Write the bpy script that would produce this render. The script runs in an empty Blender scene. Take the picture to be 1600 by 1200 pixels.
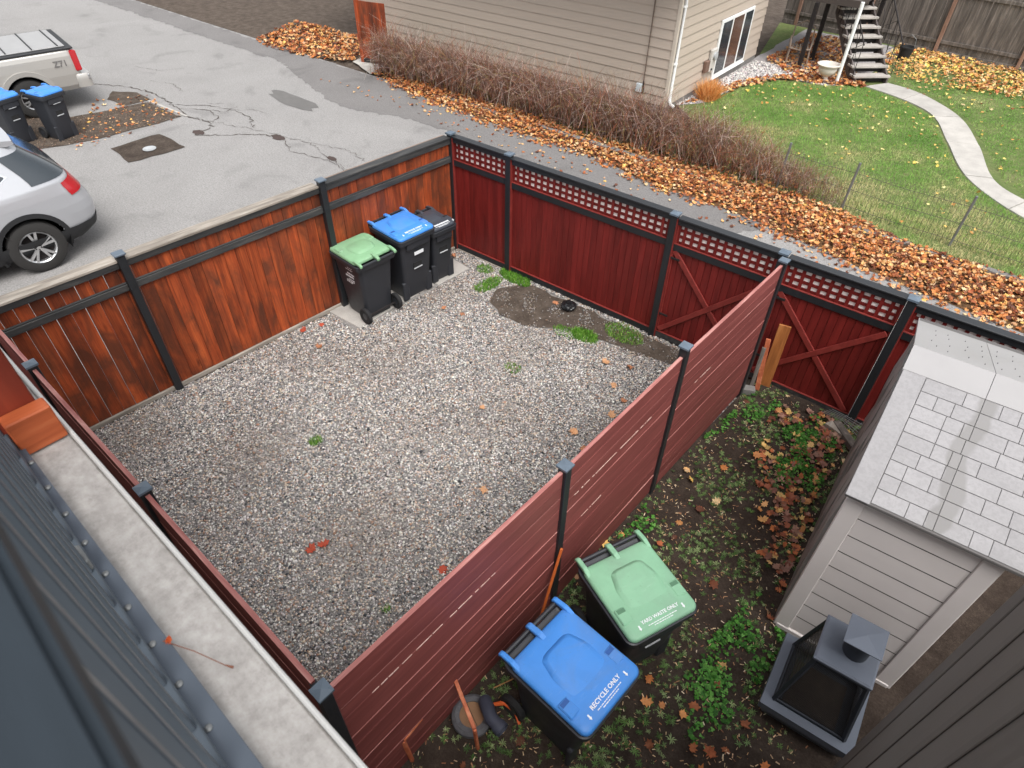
import bpy, bmesh, math, random
import numpy as np
from mathutils import Matrix, Vector
random.seed(7)
rng = np.random.default_rng(11)
scene = bpy.context.scene
COL = scene.collection

# ---------------------------------------------------------------- camera
cd = bpy.data.cameras.new('camera')
cam = bpy.data.objects.new('camera', cd)
COL.objects.link(cam)
CR = ((0.7256794, -0.4715728, 0.5010075), (0.6878887, 0.4823602, -0.5423446), (0.0140889, 0.7382057, 0.6744285))
CP = (7.004, -6.1662, 5.4695)
cam.matrix_world = Matrix([[*CR[i], CP[i]] for i in range(3)] + [[0, 0, 0, 1]])
cd.sensor_width = 36.0
cd.lens = 36.0 * 1003.356 / 1600
cd.clip_start = 0.02
cd.clip_end = 900
cd.dof.use_dof = True
cd.dof.focus_distance = 8.0
cd.dof.aperture_fstop = 5.6
scene.camera = cam

# ---------------------------------------------------------------- sky, sun, exposure (overcast)
SUN_EL, SUN_AZ = math.radians(60), math.radians(116)      # azimuth clockwise from +y
w = bpy.data.worlds.new('World')
scene.world = w
w.use_nodes = True
nt = w.node_tree
bg = nt.nodes['Background']
sky = nt.nodes.new('ShaderNodeTexSky')
sky.sky_type = 'NISHITA'
sky.sun_disc = False
sky.sun_elevation = SUN_EL
sky.sun_rotation = SUN_AZ
sky.air_density = 1.0
sky.dust_density = 4.0
sky.ozone_density = 1.0
hs = nt.nodes.new('ShaderNodeHueSaturation')              # cloud cover: nearly colourless
hs.inputs['Saturation'].default_value = 0.16
nt.links.new(sky.outputs[0], hs.inputs['Color'])
nt.links.new(hs.outputs[0], bg.inputs[0])
bg.inputs[1].default_value = 0.15
sd = bpy.data.lights.new('sun', 'SUN')
sd.energy = 1.0
sd.angle = math.radians(36)
sd.color = (1.0, 0.965, 0.92)
sun = bpy.data.objects.new('sun', sd)
COL.objects.link(sun)
sv = Vector((math.sin(SUN_AZ) * math.cos(SUN_EL), math.cos(SUN_AZ) * math.cos(SUN_EL), math.sin(SUN_EL)))
sun.rotation_euler = sv.to_track_quat('Z', 'Y').to_euler()
vs = scene.view_settings
vs.view_transform = 'Standard'
vs.look = 'None'
vs.exposure = 0.98
vs.gamma = 1.0

# ---------------------------------------------------------------- helpers: colour and materials
def S(r, g, b):
    f = lambda c: (c / 12.92 if c <= 0.04045 else ((c + 0.055) / 1.055) ** 2.4)
    return (f(r / 255), f(g / 255), f(b / 255))

def lerp3(a, b, t): return tuple(a[i] + (b[i] - a[i]) * t for i in range(3))
def mul(c, k): return tuple(min(1, x * k) for x in c)

class NT:
    def __init__(self, name):
        self.m = bpy.data.materials.new(name)
        self.m.use_nodes = True
        self.t = self.m.node_tree
        self.b = self.t.nodes['Principled BSDF']
    def n(self, kind, **kw):
        nd = self.t.nodes.new('ShaderNode' + kind)
        for k, v in kw.items(): setattr(nd, k, v)
        return nd
    def l(self, a, b): self.t.links.new(a, b)
    def val(self, sock, v): sock.default_value = v
    def coords(self, stretch=(1, 1, 1), rand=True, world=False):
        tc = self.n('TexCoord')
        src = tc.outputs['Object']
        if world:
            src = self.n('NewGeometry').outputs['Position']
        mp = self.n('VectorMath', operation='MULTIPLY')
        self.l(src, mp.inputs[0]); mp.inputs[1].default_value = stretch
        if not rand: return mp.outputs[0]
        oi = self.n('ObjectInfo')
        k = self.n('Math', operation='MULTIPLY'); k.inputs[1].default_value = 57.0
        self.l(oi.outputs['Random'], k.inputs[0])
        ad = self.n('VectorMath', operation='ADD')
        self.l(mp.outputs[0], ad.inputs[0]); self.l(k.outputs[0], ad.inputs[1])
        return ad.outputs[0]
    def noise(self, vec, scale, detail=4, rough=0.55, dist=0.0):
        nz = self.n('TexNoise')
        nz.inputs['Scale'].default_value = scale; nz.inputs['Detail'].default_value = detail
        nz.inputs['Roughness'].default_value = rough; nz.inputs['Distortion'].default_value = dist
        self.l(vec, nz.inputs['Vector'])
        return nz.outputs['Fac']
    def ramp(self, fac, stops, interp='LINEAR'):
        r = self.n('ValToRGB'); r.color_ramp.interpolation = interp
        e = r.color_ramp.elements
        while len(e) < len(stops): e.new(0.5)
        for i, (p, c) in enumerate(stops):
            e[i].position = p
            e[i].color = (*c, 1) if isinstance(c, tuple) else (c, c, c, 1)
        self.l(fac, r.inputs[0])
        return r.outputs[0]
    def mix(self, fac, a, b, mode='MIX'):
        mx = self.n('Mix', data_type='RGBA', blend_type=mode)
        def put(sock, v):
            if hasattr(v, 'is_linked') or hasattr(v, 'links'): self.l(v, sock)
            elif isinstance(v, tuple): sock.default_value = (*v[:3], 1)
            else: sock.default_value = v
        put(mx.inputs[0], fac); put(mx.inputs[6], a); put(mx.inputs[7], b)
        return mx.outputs[2]
    def randval(self, lo, hi):
        oi = self.n('ObjectInfo')
        mr = self.n('MapRange'); mr.inputs[3].default_value = lo; mr.inputs[4].default_value = hi
        self.l(oi.outputs['Random'], mr.inputs[0])
        return mr.outputs[0]
    def vary(self, col, amt):                                # per-piece value shift
        if amt <= 0: return col
        h = self.n('HueSaturation'); self.l(col, h.inputs['Color'])
        self.l(self.randval(1 - amt, 1 + amt), h.inputs['Value'])
        return h.outputs[0]
    def bump(self, fac, strength, dist=0.01):
        b = self.n('Bump'); b.inputs['Strength'].default_value = strength; b.inputs['Distance'].default_value = dist
        self.l(fac, b.inputs['Height']); self.l(b.outputs[0], self.b.inputs['Normal'])
    def out(self, col=None, rough=0.6, metal=0.0, spec=0.5):
        if col is not None:
            if isinstance(col, tuple): self.b.inputs['Base Color'].default_value = (*col, 1)
            else: self.l(col, self.b.inputs['Base Color'])
        if isinstance(rough, float): self.b.inputs['Roughness'].default_value = rough
        else: self.l(rough, self.b.inputs['Roughness'])
        self.b.inputs['Metallic'].default_value = metal
        self.b.inputs['Specular IOR Level'].default_value = spec
        return self.m

MATS = {}
def simple(name, c, rough=0.6, metal=0.0, var=0.12, scale=6.0, stretch=(1, 1, 1), bump=0.15, rand=0.0, spec=0.4, bscale=None, bdist=0.004, world=False):
    if name in MATS: return MATS[name]
    t = NT(name)
    v = t.coords(stretch, rand=not world, world=world)
    f = t.noise(v, scale, 6, 0.6)
    col = t.ramp(f, [(0.25, mul(c, 1 - var)), (0.55, c), (0.8, mul(c, 1 + var))])
    f2 = t.noise(v, scale * 0.17, 3)
    col = t.mix(t.ramp(f2, [(0.35, 0.0), (0.7, min(0.6, var * 2))]), col, mul(c, 1 - var * 1.3))
    col = t.vary(col, rand)
    rr = t.ramp(f, [(0.2, max(0.05, rough - 0.1)), (0.8, min(1.0, rough + 0.1))])
    if bump > 0: t.bump(t.noise(v, bscale or scale * 6, 4), bump, bdist)
    MATS[name] = t.out(col, rr, metal, spec)
    return MATS[name]

def attr_mat(name, rough=0.8, trans=0.0, spec=0.3, var=0.25, scale=60):
    t = NT(name)
    a = t.n('Attribute'); a.attribute_name = 'col'
    v = t.coords(rand=False)
    f = t.noise(v, scale, 3)
    col = t.mix(1.0, a.outputs['Color'], t.ramp(f, [(0.2, 1 - var), (0.8, 1 + var)]), 'MULTIPLY')
    t.out(col, rough, 0, spec)
    if trans > 0:
        t.b.inputs['Subsurface Weight'].default_value = 0.0
        tr = t.n('BsdfTranslucent'); t.l(col, tr.inputs[0])
        ms = t.n('MixShader'); ms.inputs[0].default_value = trans
        t.l(t.b.outputs[0], ms.inputs[1]); t.l(tr.outputs[0], ms.inputs[2])
        t.l(ms.outputs[0], t.t.nodes['Material Output'].inputs[0])
    return t.m

# ---------------------------------------------------------------- helpers: objects
def thing(name, label, cat, loc=(0, 0, 0), rz=0.0, group=None):
    o = bpy.data.objects.new(name, None)
    COL.objects.link(o)
    o.empty_display_size = 0.2
    o.location = loc; o.rotation_euler = (0, 0, rz)
    o['label'] = label; o['category'] = cat
    if group: o['group'] = group
    return o
def tag(o, label, cat, group=None):
    o['label'] = label; o['category'] = cat
    if group: o['group'] = group
    return o
def obj(name, me, mat=None, parent=None, loc=(0, 0, 0), rot=(0, 0, 0)):
    if mat is not None and not me.materials: me.materials.append(mat)
    o = bpy.data.objects.new(name, me)
    COL.objects.link(o)
    o.location = loc; o.rotation_euler = rot
    o.parent = parent
    return o
def structure(o): o['kind'] = 'structure'; return o
def stuff(o, label=None, cat=None):
    o['kind'] = 'stuff'
    if label: o['label'] = label
    if cat: o['category'] = cat
    return o

class MB:
    def __init__(self): self.v = []; self.f = []
    def add(self, vs, fs):
        n = len(self.v); self.v += [tuple(p) for p in vs]; self.f += [tuple(i + n for i in f) for f in fs]; return self
    def box(self, x0, x1, y0, y1, z0, z1, M=None):
        p = [(x0, y0, z0), (x1, y0, z0), (x1, y1, z0), (x0, y1, z0), (x0, y0, z1), (x1, y0, z1), (x1, y1, z1), (x0, y1, z1)]
        if M is not None: p = [tuple(M @ Vector(q)) for q in p]
        return self.add(p, [(3, 2, 1, 0), (4, 5, 6, 7), (0, 1, 5, 4), (1, 2, 6, 5), (2, 3, 7, 6), (3, 0, 4, 7)])
    def bar(self, a, b, w, h, up=(0, 0, 1)):
        a = Vector(a); b = Vector(b); d = (b - a); L = d.length; d.normalize()
        s = d.cross(Vector(up))
        if s.length < 1e-4: s = d.cross(Vector((1, 0, 0)))
        s.normalize(); u = s.cross(d)
        p = []
        for q in (a, b):
            for sx, sz in ((-1, -1), (1, -1), (1, 1), (-1, 1)): p.append(q + s * (sx * w / 2) + u * (sz * h / 2))
        return self.add(p, [(3, 2, 1, 0), (4, 5, 6, 7), (0, 1, 5, 4), (1, 2, 6, 5), (2, 3, 7, 6), (3, 0, 4, 7)])
    def tube(self, pts, r, n=8, cap=True):
        pts = [Vector(p) for p in pts]; rs = r if isinstance(r, (list, tuple)) else [r] * len(pts)
        rings = []
        prev = None
        for i, p in enumerate(pts):
            d = (pts[min(i + 1, len(pts) - 1)] - pts[max(i - 1, 0)]).normalized()
            s = d.cross(Vector((0, 0, 1)))
            if s.length < 1e-3: s = d.cross(Vector((0, 1, 0)))
            s.normalize()
            if prev is not None and s.dot(prev) < 0: s = -s
            prev = s
            u = d.cross(s)
            rings.append([p + (s * math.cos(2 * math.pi * k / n) + u * math.sin(2 * math.pi * k / n)) * rs[i] for k in range(n)])
        vs = [q for R_ in rings for q in R_]; fs = []
        for i in range(len(pts) - 1):
            for k in range(n): fs.append((i * n + k, i * n + (k + 1) % n, (i + 1) * n + (k + 1) % n, (i + 1) * n + k))
        if cap: fs += [tuple(range(n - 1, -1, -1)), tuple((len(pts) - 1) * n + k for k in range(n))]
        return self.add(vs, fs)
    def lathe(self, prof, n=24, c=(0, 0, 0), axis='z', closed=False):
        vs = []; fs = []
        for r, h in prof:
            for k in range(n):
                a = 2 * math.pi * k / n; x, y = r * math.cos(a), r * math.sin(a)
                q = (x, y, h) if axis == 'z' else ((h, x, y) if axis == 'x' else (x, h, y))
                vs.append((q[0] + c[0], q[1] + c[1], q[2] + c[2]))
        m = len(prof)
        for i in range(m if closed else m - 1):
            for k in range(n): fs.append((i * n + k, i * n + (k + 1) % n, ((i + 1) % m) * n + (k + 1) % n, ((i + 1) % m) * n + k))
        if not closed:
            if prof[0][0] > 1e-5: fs.append(tuple(range(n - 1, -1, -1)))
            if prof[-1][0] > 1e-5: fs.append(tuple((m - 1) * n + k for k in range(n)))
        return self.add(vs, fs)
    def prism(self, poly, z0, z1, M=None):
        n = len(poly)
        p = [(x, y, z0) for x, y in poly] + [(x, y, z1) for x, y in poly]
        if M is not None: p = [tuple(M @ Vector(q)) for q in p]
        return self.add(p, [tuple(range(n - 1, -1, -1)), tuple(range(n, 2 * n))] + [(i, (i + 1) % n, n + (i + 1) % n, n + i) for i in range(n)])
    def loft(self, rings, cap0=True, cap1=True):
        n = len(rings[0]); vs = [q for r in rings for q in r]; fs = []
        for i in range(len(rings) - 1):
            for k in range(n): fs.append((i * n + k, i * n + (k + 1) % n, (i + 1) * n + (k + 1) % n, (i + 1) * n + k))
        if cap0: fs.append(tuple(range(n - 1, -1, -1)))
        if cap1: fs.append(tuple((len(rings) - 1) * n + k for k in range(n)))
        return self.add(vs, fs)
    def mesh(self, name='mesh', bevel=0.0, seg=1, smooth=False, fix=True):
        me = bpy.data.meshes.new(name)
        me.from_pydata(self.v, [], self.f)
        if fix or bevel > 0:
            bm = bmesh.new(); bm.from_mesh(me)
            bmesh.ops.recalc_face_normals(bm, faces=bm.faces)
            if bevel > 0:
                bmesh.ops.bevel(bm, geom=bm.edges[:], offset=bevel, segments=seg, affect='EDGES', clamp_overlap=True)
            bm.to_mesh(me); bm.free()
        if smooth:
            me.polygons.foreach_set('use_smooth', [True] * len(me.polygons))
            try: me.set_sharp_from_angle(angle=math.radians(38))
            except Exception: pass
        me.update()
        return me
    def build(self, name, mat, parent=None, bevel=0.0, seg=1, smooth=False, loc=(0, 0, 0), rot=(0, 0, 0)):
        return obj(name, self.mesh(name, bevel, seg, smooth), mat, parent, loc, rot)

def box(name, mat, parent, x0, x1, y0, y1, z0, z1, bevel=0.0):
    return MB().box(x0, x1, y0, y1, z0, z1).build(name, mat, parent, bevel)

def sheet(name, poly, z, mat, parent=None):
    me = bpy.data.meshes.new(name)
    me.from_pydata([(x, y, z) for x, y in poly], [], [tuple(range(len(poly)))])
    bm = bmesh.new(); bm.from_mesh(me); bmesh.ops.triangulate(bm, faces=bm.faces)
    for f in bm.faces:
        if f.normal.z < 0: f.normal_flip()
    bm.to_mesh(me); bm.free()
    return obj(name, me, mat, parent)

def rough_edge(poly, step=0.25, amp=0.06, seed=1):
    r = random.Random(seed); out = []
    for i, a in enumerate(poly):
        b = poly[(i + 1) % len(poly)]
        L = math.dist(a, b); n = max(1, int(L / step))
        for k in range(n):
            t = k / n
            out.append((a[0] + (b[0] - a[0]) * t + r.uniform(-amp, amp), a[1] + (b[1] - a[1]) * t + r.uniform(-amp, amp)))
    return out

def text_mesh(s, size, depth=0.0008, align='CENTER'):
    cu = bpy.data.curves.new('text', 'FONT'); cu.body = s; cu.size = size; cu.extrude = depth
    cu.offset = size * .022; cu.align_x = align; cu.align_y = 'CENTER'; cu.resolution_u = 2
    to = bpy.data.objects.new('text', cu); COL.objects.link(to)
    dg = bpy.context.evaluated_depsgraph_get()
    me = bpy.data.meshes.new_from_object(to.evaluated_get(dg))
    bpy.data.objects.remove(to); bpy.data.curves.remove(cu)
    return me

def scatter(name, tv, tf, loc, rot3, scale, cols, mat, parent=None, smooth=False):
    """many small pieces as one mesh; tv (k,3) template verts, tf triangles, rot3 (n,3,3), scale (n,3)"""
    tv = np.asarray(tv, float); tf = np.asarray(tf, int)
    n, k = len(loc), len(tv)
    V = np.einsum('nij,nkj->nki', rot3, tv[None] * scale[:, None, :]) + loc[:, None, :]
    F = tf[None] + (np.arange(n) * k)[:, None, None]
    V = V.reshape(-1, 3); F = F.reshape(-1, 3)
    me = bpy.data.meshes.new(name)
    me.vertices.add(len(V)); me.vertices.foreach_set('co', V.ravel().astype(np.float32))
    me.loops.add(F.size); me.loops.foreach_set('vertex_index', F.ravel().astype(np.int32))
    me.polygons.add(len(F))
    me.polygons.foreach_set('loop_start', (np.arange(len(F)) * 3).astype(np.int32))
    try: me.polygons.foreach_set('loop_total', np.full(len(F), 3, np.int32))
    except Exception: pass
    me.update(calc_edges=True)
    C4 = np.ones((n, k, 4), np.float32); C4[:, :, :3] = cols[:, None, :]
    at = me.color_attributes.new('col', 'FLOAT_COLOR', 'POINT')
    at.data.foreach_set('color', C4.ravel())
    if smooth: me.polygons.foreach_set('use_smooth', np.ones(len(F), bool))
    me.validate()
    return obj(name, me, mat, parent)

def rots(n, tilt, r=None):
    """random yaw with a random tilt (radians, per piece)"""
    yaw = rng.uniform(0, 2 * np.pi, n); ax = rng.uniform(0, 2 * np.pi, n); th = np.asarray(tilt)
    if th.ndim == 0: th = np.abs(rng.normal(0, th, n))
    cy, sy = np.cos(yaw), np.sin(yaw); Z = np.zeros(n); O = np.ones(n)
    Rz = np.stack([np.stack([cy, -sy, Z], 1), np.stack([sy, cy, Z], 1), np.stack([Z, Z, O], 1)], 1)
    kx, ky = np.cos(ax), np.sin(ax); c, s = np.cos(th), np.sin(th); v = 1 - c
    Rt = np.stack([np.stack([c + kx * kx * v, kx * ky * v, ky * s], 1), np.stack([kx * ky * v, c + ky * ky * v, -kx * s], 1), np.stack([-ky * s, kx * s, c], 1)], 1)
    return Rt @ Rz

def pick(pal, wts, n, jit=0.12):
    pal = np.array(pal); idx = rng.choice(len(pal), n, p=np.array(wts) / sum(wts))
    return np.clip(pal[idx] * (1 + rng.uniform(-jit, jit, (n, 1))) * (1 + rng.uniform(-0.04, 0.04, (n, 3))), 0, 1)

def inpoly(x, y, poly):
    c = np.zeros(len(x), bool); n = len(poly)
    for i in range(n):
        x1, y1 = poly[i]; x2, y2 = poly[(i + 1) % n]
        t = ((y1 > y) != (y2 > y)) & (x < (x2 - x1) * (y - y1) / (y2 - y1 + 1e-12) + x1)
        c ^= t
    return c

def field(x, y, s=1.0, ph=0.0):                              # smooth pseudo noise 0..1
    return 0.5 + 0.25 * (np.sin(1.7 * s * x + 2.3 * s * y + ph) * np.cos(2.9 * s * x - 1.3 * s * y + 1.7 * ph) + np.sin(4.1 * s * x + 0.7 + ph) * np.sin(3.7 * s * y + 1.1 * ph))

def random_in(poly, n):
    xs = [p[0] for p in poly]; ys = [p[1] for p in poly]; X = []; Y = []; got = 0
    while got < n:
        x = rng.uniform(min(xs), max(xs), n * 2); y = rng.uniform(min(ys), max(ys), n * 2)
        k = inpoly(x, y, poly); X.append(x[k]); Y.append(y[k]); got += k.sum()
    return np.concatenate(X)[:n], np.concatenate(Y)[:n]

# ---------------------------------------------------------------- materials
def m_asphalt(name, c, speck=0.35):
    t = NT(name); v = t.coords(rand=False, world=True)
    fine = t.noise(v, 85, 3, 0.7); mid = t.noise(v, 9, 5, 0.6); big = t.noise(v, 0.55, 4, 0.6, 0.6)
    col = t.ramp(fine, [(0.28, mul(c, 1 - speck)), (0.5, c), (0.74, mul(c, 1 + speck))])
    g2 = t.noise(v, 34, 2, 0.5)
    col = t.mix(t.ramp(g2, [(0.36, 0.55), (0.5, 0.0)]), col, mul(c, 0.62))
    col = t.mix(t.ramp(g2, [(0.56, 0.0), (0.7, 0.5)]), col, mul(c, 1.35))
    col = t.mix(t.ramp(mid, [(0.45, 0.0), (0.85, 0.35)]), col, mul(c, 0.72))
    col = t.mix(t.ramp(big, [(0.4, 0.0), (0.75, 0.38)]), col, mul(c, 0.66))
    vo = t.n('TexVoronoi'); vo.inputs['Scale'].default_value = 0.9; t.l(v, vo.inputs['Vector'])
    stain = t.ramp(t.noise(v, 1.1, 4, 0.55, 0.6), [(0.56, 0.0), (0.72, 0.42)])
    col = t.mix(stain, col, mul(c, 0.5))
    t.bump(fine, 0.5, 0.006)
    return t.out(col, 0.9, 0, 0.25)
M_ASPH = m_asphalt('asphalt_bleached', (0.268, 0.260, 0.253))
M_ASPH2 = m_asphalt('asphalt_dark', (0.18, 0.172, 0.168), 0.3)

def m_ground(name, c1, c2, c3, sc=6.0, bs=30, bump=0.8):
    t = NT(name); v = t.coords(rand=False, world=True)
    a = t.noise(v, sc, 8, 0.68); b = t.noise(v, sc * 9, 4, 0.6)
    col = t.ramp(a, [(0.3, c1), (0.5, c2), (0.72, c3)])
    col = t.mix(t.ramp(b, [(0.35, 0.55), (0.7, 0.0)]), col, mul(c1, 0.6))
    t.bump(t.noise(v, bs, 6, 0.7), bump, 0.02)
    return t.out(col, 0.95, 0, 0.2)
M_SOIL = m_ground('soil_dark', (0.032, 0.022, 0.017), (0.055, 0.04, 0.031), (0.09, 0.067, 0.052), 7, 45)
M_DIRT = m_ground('soil_dry', (0.06, 0.045, 0.035), (0.1, 0.078, 0.062), (0.16, 0.13, 0.105), 5, 40)
M_GBASE = m_ground('gravel_bed', (0.2, 0.19, 0.18), (0.3, 0.285, 0.27), (0.4, 0.38, 0.36), 60, 60)
M_LAWN = m_ground('lawn_soil', (0.09, 0.13, 0.04), (0.14, 0.18, 0.06), (0.22, 0.21, 0.1), 1.3, 60)

def m_concrete(name, c, sc=3.0, crack=False):
    t = NT(name); v = t.coords(rand=False, world=True)
    a = t.noise(v, sc, 6, 0.6); b = t.noise(v, 70, 3, 0.6); g = t.noise(v, sc * 0.3, 4, 0.6, 1.0)
    col = t.ramp(a, [(0.3, mul(c, 0.8)), (0.55, c), (0.8, mul(c, 1.15))])
    col = t.mix(t.ramp(b, [(0.35, 0.35), (0.55, 0.0)]), col, mul(c, 0.65))
    col = t.mix(t.ramp(g, [(0.5, 0.0), (0.72, 0.4)]), col, mul(c, 0.62))
    col = t.vary(col, 0.06)
    t.bump(b, 0.3, 0.003)
    return t.out(col, 0.88, 0, 0.25)
M_CONC = m_concrete('concrete', (0.42, 0.40, 0.37))
M_CONC2 = m_concrete('concrete_old', (0.2, 0.19, 0.18), 9)

def m_stain_wood():
    t = NT('cedar_stained')
    v = t.coords((9, 9, 0.55)); vl = t.coords((1.6, 1.6, 0.9)); vf = t.coords((60, 60, 1.2))
    grain = t.noise(v, 2.2, 7, 0.65, 0.5); patch = t.noise(vl, 1.6, 5, 0.6, 0.6); fine = t.noise(vf, 2.0, 3)
    A, B, C_ = S(104, 44, 24), S(148, 66, 33), S(186, 92, 48)
    col = t.ramp(grain, [(0.28, A), (0.5, B), (0.72, C_)])
    col = t.mix(t.ramp(patch, [(0.43, 0.0), (0.62, 0.9)]), col, S(88, 48, 32))
    col = t.mix(t.ramp(t.noise(vl, 3.1, 5, 0.65, 1.2), [(0.58, 0.0), (0.76, 0.5)]), col, S(72, 50, 40))
    col = t.mix(t.ramp(fine, [(0.3, 0.45), (0.5, 0.0)]), col, S(70, 34, 20))
    vo = t.n('TexVoronoi'); vo.inputs['Scale'].default_value = 1.0; t.l(t.coords((5, 5, 1.6)), vo.inputs['Vector'])
    col = t.mix(t.ramp(vo.outputs['Distance'], [(0.05, 0.8), (0.13, 0.0)]), col, S(95, 40, 22))
    col = t.vary(col, 0.28)
    t.bump(grain, 0.35, 0.004)
    return t.out(col, 0.62, 0, 0.3)
M_CEDAR = m_stain_wood()
def m_plank(name, A, B, C_, stretch, rough=0.6, rnd=0.12, chip=None, spec=0.35):
    t = NT(name); v = t.coords(stretch)
    grain = t.noise(v, 2.5, 6, 0.62, 0.3)
    col = t.ramp(grain, [(0.28, A), (0.52, B), (0.76, C_)])
    v2 = t.coords(tuple(min(3, s) for s in stretch))
    col = t.mix(t.ramp(t.noise(v2, 1.3, 5, 0.6), [(0.48, 0.0), (0.75, 0.45)]), col, mul(A, 0.75))
    if chip:
        f = t.noise(t.coords(tuple(s * 1.0 for s in stretch)), 9.0, 5, 0.72, 0.5)
        col = t.mix(t.ramp(f, [(0.685, 0.0), (0.715, 0.85)]), col, chip)
    col = t.vary(col, rnd)
    t.bump(grain, 0.3, 0.003)
    return t.out(col, rough, 0, spec)
M_RED = m_plank('barn_red_boards', S(88, 23, 21), S(110, 31, 28), S(125, 40, 36), (6, 6, 0.7), 0.5, 0.14)
M_REDTRIM = m_plank('barn_red_trim', S(108, 38, 34), S(124, 46, 41), S(138, 56, 50), (3, 3, 3), 0.55, 0.08)
M_BURG = m_plank('burgundy_boards', S(110, 57, 54), S(124, 66, 62), S(138, 78, 73), (0.7, 7, 7), 0.58, 0.07)
M_BURGTOP = m_plank('burgundy_worn_edge', S(140, 82, 78), S(166, 110, 104), S(196, 150, 142), (1.2, 14, 14), 0.65, 0.06)
M_CHIP = m_plank('bare_wood_chip', S(170, 130, 118), S(205, 176, 164), S(222, 200, 190), (4, 20, 20), 0.8, 0.05)
M_BLACK = simple('black_paint_post', S(38, 40, 43), 0.42, 0, 0.15, 5, (4, 4, 1), 0.2, 0.08)
M_CAP = simple('post_cap_grey', S(92, 104, 116), 0.33, 0, 0.12, 8, bump=0.1, rand=0.08)
M_RAIL = m_plank('charcoal_rail', S(40, 41, 42), S(58, 58, 58), S(86, 84, 80), (6, 0.7, 6), 0.6, 0.12)
M_WEATH = m_plank('weathered_grey_wood', S(104, 96, 88), S(146, 138, 128), S(178, 170, 160), (6, 0.7, 6), 0.8, 0.12)
M_WEATHX = m_plank('weathered_grey_wood_b', S(70, 64, 60), S(100, 93, 87), S(140, 130, 122), (6, 6, 0.6), 0.8, 0.2)
M_WHITEBACK = simple('lattice_backing', S(240, 232, 227), 0.7, 0, 0.06, 5)
M_PLANK = m_plank('bare_plank', S(120, 72, 36), S(158, 98, 52), S(186, 128, 78), (7, 7, 0.6), 0.6, 0.15)
M_STICK = m_plank('reddish_stick', S(150, 72, 44), S(184, 104, 72), S(208, 140, 106), (5, 5, 5), 0.6, 0.15)
M_BODY = simple('cart_black_plastic', S(44, 46, 51), 0.45, 0, 0.12, 6, bump=0.2, bscale=90, bdist=0.001, spec=0.45)
def m_lid(name, c, rough=.45):
    t = NT(name); v = t.coords((1, 1, 1)); v2 = t.coords((1.5, 9, 1)); v3 = t.coords((22, 3, 3))
    g = sum(c) / 3; dull = lerp3(mul(c, .82), (g * .8, g * .8, g * .78), .35)
    pale = lerp3(c, (.75, .77, .78), .22)
    a_ = t.noise(v, 4.5, 6, .65, .5)
    col = t.ramp(a_, [(.28, mul(c, .9)), (.5, c), (.74, mul(c, 1.07))])
    col = t.mix(t.ramp(t.noise(v, 2.3, 5, .6, .8), [(.48, 0.0), (.72, .6)]), col, dull)
    col = t.mix(t.ramp(t.noise(v2, 5, 5, .7, .3), [(.6, 0.0), (.72, .35)]), col, pale)
    col = t.mix(t.ramp(t.noise(v3, 6, 4, .75), [(.68, 0.0), (.72, .5)]), col, mul(dull, .7))
    col = t.mix(t.ramp(t.noise(v, 55, 3, .6), [(.66, 0.0), (.74, .45)]), col, mul(dull, .55))
    t.bump(t.noise(v, 60, 3), .15, .001)
    return t.out(col, t.ramp(a_, [(.25, rough - .08), (.75, rough + .2)]), 0, .4)
M_BLUE = m_lid('cart_blue_plastic', S(64, 130, 206), .42)
M_GREEN = m_lid('cart_green_plastic', S(128, 174, 142), .48)
M_GREENB = m_lid('cart_green_plastic_b', S(122, 162, 124), .5)
M_CHAR = simple('cart_charcoal_lid', S(62, 66, 74), 0.42, 0, 0.1, 6, bump=0.1)
M_RUB = simple('rubber', S(34, 34, 35), 0.85, 0, 0.15, 10, bump=0.2)
M_TYREC = simple('tyre', S(46, 45, 44), 0.85, 0, 0.12, 10, bump=0.2)
M_WPRINT = simple('white_print', S(225, 228, 230), 0.6, 0, 0.05, 30, bump=0)
M_GBAR = simple('grey_bar', S(165, 168, 170), 0.5, 0, 0.08, 20, bump=0)
def paint(name, c, metal, rough):
    t = NT(name); f = t.noise(t.coords(rand=False), 400, 2)
    t.out(t.ramp(f, [(.3, mul(c, .94)), (.7, mul(c, 1.06))]), rough, metal, .5)
    t.b.inputs['Coat Weight'].default_value = .6; t.b.inputs['Coat Roughness'].default_value = .06
    return t.m
M_SILVER = paint('silver_paint', S(178, 180, 184), .35, .34)
M_BEIGE = paint('champagne_paint', S(168, 165, 160), .25, .4)
M_BLKPL = simple('black_trim_plastic', S(40, 41, 43), 0.6, 0, 0.1, 8, bump=0.1)
M_GLASSD = simple('tinted_glass', S(44, 52, 58), 0.07, 0.0, 0.05, 2, bump=0, spec=0.9)
M_REDL = simple('tail_lamp_red', S(176, 34, 42), 0.12, 0.0, 0.12, 20, bump=0, spec=0.8)
M_CHROME = simple('chrome', S(205, 207, 210), 0.18, 0.9, 0.05, 6, bump=0)
M_ALLOY = simple('alloy', S(196, 197, 198), 0.3, 0.8, 0.05, 6, bump=0)
M_SIDING = simple('tan_siding', S(176, 163, 150), 0.6, 0, 0.04, 2.5, (0.6, 6, 6), 0.12, 0.035)
M_SIDTRIM = simple('tan_trim', S(188, 178, 165), 0.6, 0, 0.04, 4, bump=0.05)
M_WHITE = simple('white_metal', S(226, 227, 226), 0.4, 0, 0.04, 4, bump=0.03)
M_RESIN = simple('shed_resin', S(214, 207, 204), 0.55, 0, 0.05, 3, (1, 1, 1), 0.25, 0.02, bscale=120, bdist=0.002)
M_RESINR = simple('shed_roof_resin', S(152, 150, 150), 0.5, 0, 0.06, 3, (1, 1, 1), 0.2, 0.035, bscale=140, bdist=0.002)
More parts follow.
